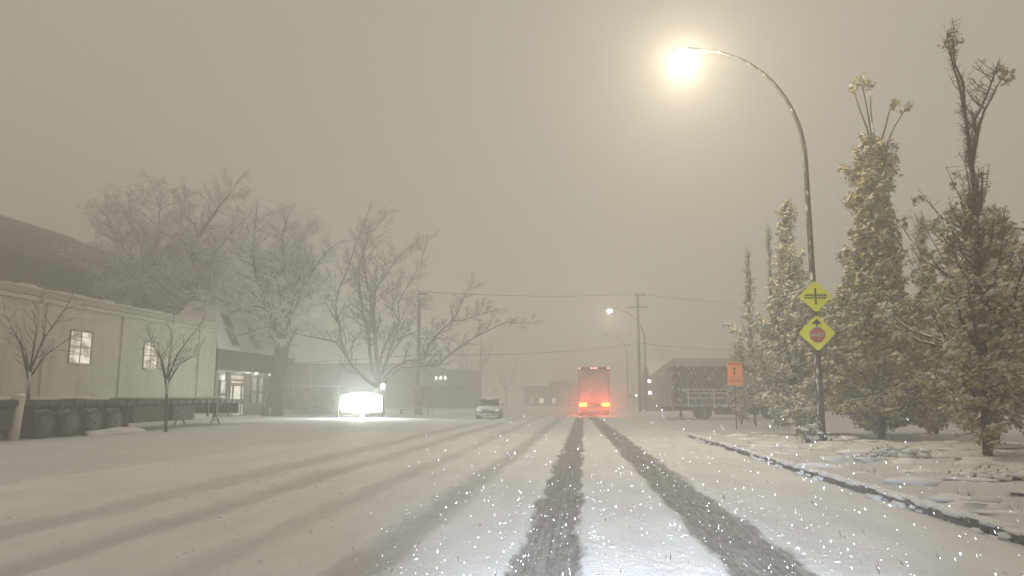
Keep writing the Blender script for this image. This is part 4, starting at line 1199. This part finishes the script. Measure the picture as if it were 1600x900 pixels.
# ------------------------------------------------------------------ columnar trees along the verge
def columnar(label, x, y, h, prof, seed, mat, n_branch=70, leaders=((0, 0, 1.0),), dens=1.0, r0=.085, snow_n=320, leafsize=.105, lean=(0, 0), zb=.12, tips=True):
    ro_ = thing('columnar_tree', label, 'tree', (x, y, zb), 0, 'slim columnar trees on the right verge')
    rr = random.Random(seed); r2 = np.random.default_rng(seed)
    T_ = MB(); C_ = MB(); cent = []
    def R(z):
        if z <= prof[0][0]: return prof[0][1], prof[0][2]
        for a, b in zip(prof[:-1], prof[1:]):
            if z <= b[0]:
                k = (z-a[0])/(b[0]-a[0]); return a[1]+(b[1]-a[1])*k, a[2]+(b[2]-a[2])*k
        return prof[-1][1], prof[-1][2]
    spines = []
    split = h*.62
    main = [Vector((lean[0]*k/8, lean[1]*k/8, split*k/8)) + Vector((rr.gauss(0, .02), rr.gauss(0, .02), 0)) for k in range(9)]
    T_.tube(main, [r0*(1-.55*k/8) for k in range(9)], 9); spines.append(main)
    for (dx, dy, kz) in leaders:
        top = Vector((lean[0]+dx, lean[1]+dy, h*kz)); a0 = main[-1]
        pl = [a0.lerp(top, k/8) + Vector((rr.gauss(0, .03), rr.gauss(0, .03), 0))*(k > 0) - Vector((dx, dy, 0))*.25*math.sin(math.pi*k/8) for k in range(9)]
        T_.tube(pl, [r0*.45*(1-.85*k/8)+.006 for k in range(9)], 6); spines.append(pl)
    zmin = prof[0][0]
    for i in range(n_branch):
        sp = spines[0] if rr.random() < .62 or len(spines) == 1 else rr.choice(spines[1:])
        j = rr.uniform(.06, .98)*(len(sp)-1); i0 = int(j); p0 = sp[i0].lerp(sp[min(i0+1, len(sp)-1)], j-i0)
        if p0.z < zmin*.8: continue
        a = rr.uniform(0, 6.283)
        rise = rr.uniform(.6, 1.9) if p0.z > 1.6 else rr.uniform(-.35, 1.1)
        Rz, dn = R(p0.z + rise*.6)
        if Rz < .1: continue
        Rz *= 1 + .5*mnoise.noise(Vector((p0.z*.75, seed*1.7, 0))) + .35*mnoise.noise(Vector((p0.z*1.9, seed*.9, 4)))
        rad = Rz*rr.uniform(.45, 1.08)*(1+1.1*mnoise.noise(Vector((math.cos(a)*1.3, math.sin(a)*1.3+seed, p0.z*1.5))))
        if dn > .3 and rr.random() < .20: dn = .06
        rise = min(rise, rad*2.2+.15); rise = max(rise, .12-p0.z)
        off0 = p0 - Vector((0, 0, p0.z))
        e = Vector((p0.x*.6 + math.cos(a)*rad, p0.y*.6 + math.sin(a)*rad, p0.z + rise))
        m_ = p0.lerp(e, .5) + Vector((math.cos(a)*rad*.12, math.sin(a)*rad*.12, -rise*.08))
        rb = .012 + .016*Rz
        pts = [p0, m_, e]
        T_.tube(pts, [rb, rb*.7, .006], 4, False)
        for k in range(int(6+7*Rz)):
            tt = rr.uniform(.2, 1.0); q_ = p0.lerp(m_, tt*2) if tt < .5 else m_.lerp(e, tt*2-1)
            d_ = Vector((rr.gauss(0, 1), rr.gauss(0, 1), rr.uniform(-.2, 1.2))).normalized(); ln_ = rr.uniform(.12, .38)*(.5+.5*Rz)
            e2 = q_ + d_*ln_
            C_.tube([q_, e2], [.007, .004], 3, False)
            if rr.random() < dn*dens:
                nclump = 3
                for _ in range(nclump): cent.append(tuple(e2.lerp(q_, rr.random()*.8)))
    for sp in spines[1:]:
        if tips:
            tp = sp[-1]
            for _ in range(5): cent.append((tp.x+rr.gauss(0, .05), tp.y+rr.gauss(0, .05), tp.z-rr.random()*.35))
        for k in range(60 if len(spines) < 6 else 12):
            j = rr.uniform(.1, 1)*(len(sp)-1); i0 = int(j); q_ = sp[i0].lerp(sp[min(i0+1, len(sp)-1)], j-i0)
            a = rr.uniform(0, 6.28)
            C_.tube([q_, q_+Vector((math.cos(a)*.13, math.sin(a)*.13, .17))*rr.uniform(.5, 1.5)], [.006, .003], 3, False)
    T_.build('trunk', M['bark'], ro_)
    C_.build('twigs', M['twig_dark'], ro_)
    c = np.array(cent)
    leaves(c, leafsize, r2, 5, .06).build('crown', mat, ro_)
    s_ = MB()
    wind = Vector((.55, .15, .5)).normalized()
    for p_ in cent:
        if rr.random() > .62: continue
        q_ = rr.uniform(.035, .08)
        c_ = Vector(p_) + Vector((rr.gauss(0, .03), rr.gauss(0, .03), .035))
        b0 = len(s_.v)
        s_.blob((0, 0, 0), q_*1.5, q_*1.0, q_*.5, rr, .75, 4, 6)
        a_ = rr.gauss(.45, .35); z_ = rr.uniform(-.8, .8)
        ca, sa, cz, sz = math.cos(a_), math.sin(a_), math.cos(z_), math.sin(z_)
        for q in range(b0, len(s_.v)):
            vx, vy, vz = s_.v[q]
            vx, vz = vx*ca - vz*sa, vx*sa + vz*ca
            vx, vy = vx*cz - vy*sz, vx*sz + vy*cz
            s_.v[q] = (c_.x+vx, c_.y+vy, c_.z+vz)
    s_.build('snow_clumps', M['leaf_snow'], ro_, smooth=True)
    return ro_
# (height, radius, leafiness) up the crown
columnar('tall columnar tree with yellowed leaves and long bare top shoots, right of signs', 9.2, 24.5, 12.0,
         [(.45, 1.2, 1), (1.6, 1.95, 1), (3.4, 1.95, 1), (4.3, .85, 1), (6.5, .62, .95), (8.2, .70, .95), (8.9, .8, .8), (9.6, .35, .6), (9.9, .05, 0), (12, .02, 0)], 101, M['leaf_yellow'], 400,
         ((-.55, 0, .985), (-.22, .1, 1.0), (-.06, 0, .99), (.78, .1, .935), (1.3, .1, .93)), 1.0, .11, 1000, .135, (.45, 0))
columnar('large columnar tree with forked bare top at right edge, trunk base dark', 8.72, 17.4, 10.1,
         [(.6, .6, .35), (1.3, 1.1, .6), (2.2, 1.8, .8), (3.5, 1.6, .7), (4.0, 1.1, .3), (5.9, .8, .10), (6.6, .25, .02), (7.4, .12, 0), (9.8, .12, 0)], 102, M['leaf'], 200,
         ((-.25, 0, .98), (-.10, .1, 1.0), (.85, 0, .91), (1.1, .2, .89)), .8, .10, 800, .115, (.25, 0))
columnar('leafy columnar tree directly left of the two yellow signs', 7.55, 27.6, 8.5,
         [(.4, 1.1, .8), (1.5, 1.6, .9), (3.0, 1.5, .9), (4.6, .75, .8), (6.2, .4, .6), (6.9, .25, .15), (9, .2, .05)], 103, M['leaf_pale'], 250,
         ((.1, 0, 1.0), (-.25, .1, .9)), 1.0, .08, 520)
columnar('slim columnar tree with tall bare spire, third left of the signs', 8.6, 34.6, 9.0,
         [(.6, 1.1, .6), (2.2, 1.4, .7), (3.3, .9, .4), (4.4, .4, .08), (6.5, .2, .0), (9, .12, 0)], 104, M['leaf_pale'], 130,
         ((.0, 0, 1.0),), 1.0, .08, 260)
columnar('slim nearly bare columnar tree just right of the orange sign', 8.1, 36.9, 8.4,
         [(.6, .9, .6), (1.9, 1.1, .55), (2.9, .6, .12), (5.6, .35, .02), (9, .15, .0)], 105, M['leaf_pale'], 110,
         ((.0, 0, 1.0), (.12, 0, .85)), 1.0, .07, 200)
columnar('smallest leafy columnar tree below the orange sign', 8.15, 40.2, 3.9,
         [(.4, .45, .6), (1.2, .8, .7), (2.2, .6, .5), (3.5, .3, .2)], 106, M['leaf_pale'], 60,
         ((.0, 0, 1.0),), 1.0, .05, 130)
columnar('snowy columnar tree rising just right of the two yellow signs, farther back', 10.9, 29, 5.6,
         [(.4, 1.6, .9), (2.5, 2.1, 1), (4.4, 1.4, 1), (5.4, .6, .8)], 107, M['leaf_pale'], 260,
         ((.0, 0, 1.0),), 1.0, .08, 520)
columnar('thin bare topped columnar tree between the two tallest leafy trees', 12.6, 28.5, 7.8,
         [(.5, 1.5, .9), (2.8, 1.9, 1), (4.2, 1.2, .6), (5.0, .3, .1), (8, .25, .02)], 108, M['leaf_pale'], 230,
         ((.15, 0, 1.0),), 1.0, .08, 360)
columnar('dense leafy columnar tree behind the fork topped one, to its left', 10.6, 20.6, 5.6,
         [(.6, .9, .7), (2.2, 1.3, .9), (4.2, 1.0, 1), (5.3, .45, .6)], 109, M['leaf_pale'], 190,
         ((.0, 0, 1.0), (.3, 0, .95)), 1.0, .08, 520)
columnar('pale snow heavy columnar tree cut by the right edge', 9.75, 15.6, 4.9,
         [(.9, .5, .5), (2.0, 1.0, .8), (3.8, 1.0, .9), (4.7, .5, .6)], 110, M['leaf_pale'], 150,
         ((.0, 0, 1.0), (.25, 0, .9)), 1.0, .08, 560, .10)

# low plants poking through the verge snow
shrub('low_plant', 'flattened snow buried plant in front of the leafiest tree', 'plant', (6.95, 17.6, .10), .6, .4, .10, 90, 61, M['leaf_pale'], .06, 150, 'snow buried plants on the verge')
shrub('low_plant', 'small dark plant at the foot of the lamp pole', 'plant', (6.65, 23.3, .10), .32, .32, .30, 70, 62, M['leaf'], .07, 30, 'snow buried plants on the verge')
shrub('low_plant', 'wide snow buried plant nearest the kerb at right edge', 'plant', (6.75, 13.1, .10), .6, .3, .06, 60, 63, M['leaf_pale'], .05, 100, 'snow buried plants on the verge')
st = MB().rbox(-.35, .35, -.15, .15, -.03, .10, .04).build('snowy_stone', M['kerb']); st.location = (6.9, 22.2, .12)
tag(st, 'flat dark stone with snow in front of the lamp pole base', 'stone')

mb = MB(); r7 = random.Random(71)
for i in range(200):
    y = 7 + 24*r7.random()**1.3; x = kerb_x(y) + .4 + 9*r7.random()**1.2
    q_ = r7.uniform(.06, .34)
    mb.blob((x, y, ground_z(x, y)-.01), q_*r7.uniform(1.0, 2.2), q_*r7.uniform(.6, 1.2), q_*r7.uniform(.16, .34), r7, .4, 5, 12)
tag(mb.build('snow_lumps', M['snow_lump'], smooth=True), kind='stuff')
mb = MB()
for i in range(520):
    y = 7 + 22*r7.random()**1.2; x = kerb_x(y) + .5 + 8*r7.random()
    if mnoise.noise(Vector((x*.6, y*.6, 3))) < .05: continue
    z0 = ground_z(x, y)
    for k in range(6):
        a = r7.uniform(0, 6.28); h_ = r7.uniform(.05, .16); bx = x+r7.gauss(0, .06); by = y+r7.gauss(0, .06)
        mb.add([(bx, by, z0-.02), (bx+.008, by+.004, z0-.02), (bx+math.cos(a)*h_*.6, by+math.sin(a)*h_*.6, z0+h_)], [(0, 1, 2)])
tag(mb.build('grass', M['twig_dark']), kind='stuff')

# ------------------------------------------------------------------ falling snow
def falling_snow():
    r2 = np.random.default_rng(77); n = 15000
    u = r2.random(n)
    Y = 1.0 + 30*u**1.6
    X = np.clip(r2.normal(size=n)*.34, -.62, .62)*(Y*1.05+.3) + .3
    Z = r2.uniform(.0, 1, n)**1.1*np.minimum(1.0 + Y*.09, 3.2) + .02
    s = .0009+.0016*r2.random(n)**2*(1+1.0*(r2.random(n) > .96))
    oct_ = np.array([(1, 0, 0), (0, 1, 0), (-1, 0, 0), (0, -1, 0), (0, 0, 1), (0, 0, -1)], float)
    fc = [(0, 1, 4), (1, 2, 4), (2, 3, 4), (3, 0, 4), (1, 0, 5), (2, 1, 5), (3, 2, 5), (0, 3, 5)]
    # clumps of crystals, a little longer than wide, tumbling
    d = r2.normal(size=(n, 3))*.13 + np.array([0, -.80, -.62]); d /= np.linalg.norm(d, axis=1)[:, None]
    u_ = np.cross(d, r2.normal(size=(n, 3))); u_ /= np.linalg.norm(u_, axis=1)[:, None]
    w_ = np.cross(d, u_)
    asp = r2.uniform(2.0, 6.5, n)*np.where(s > .003, .7, 1)
    V = np.zeros((n, 6, 3))
    for k, o_ in enumerate(oct_):
        j = r2.uniform(.7, 1.3, n)
        V[:, k] = np.stack([X, Y, Z], 1) + (u_*o_[0] + w_*o_[1])*(s*j)[:, None] + d*o_[2]*(s*asp*j)[:, None]
    mb = MB(); mb.v = [tuple(x) for x in V.reshape(-1, 3).tolist()]
    mb.f = [tuple(i*6+q for q in f_) for i in range(n) for f_ in fc]
    m, N, L, B = new_mat('snowflake_crystals')
    B.inputs['Base Color'].default_value = (.95, .95, .95, 1); B.inputs['Roughness'].default_value = .9
    tr_ = N.new('ShaderNodeBsdfTranslucent'); tr_.inputs['Color'].default_value = (.95, .95, .95, 1)
    mx = N.new('ShaderNodeMixShader'); mx.inputs[0].default_value = .5
    L.new(B.outputs[0], mx.inputs[1]); L.new(tr_.outputs[0], mx.inputs[2]); L.new(mx.outputs[0], N['Material Output'].inputs['Surface'])
    o = mb.build('falling_snow', m, smooth=True)
    o['kind'] = 'stuff'
falling_snow()

# ------------------------------------------------------------------ headlights of the car the picture was taken from
for i, x in enumerate((-.35, 1.0)):
    d = bpy.data.lights.new('headlight_beam', 'SPOT')
    d.energy = 4300; d.color = (.70, .83, 1.0); d.spot_size = math.radians(46); d.spot_blend = 1.0; d.shadow_soft_size = .08
    o = bpy.data.objects.new('headlight_beam', d); scene.collection.objects.link(o)
    o.location = (x, 1.5, .72)
    o.rotation_euler = (math.radians(90+1.0), 0, math.radians(-2))
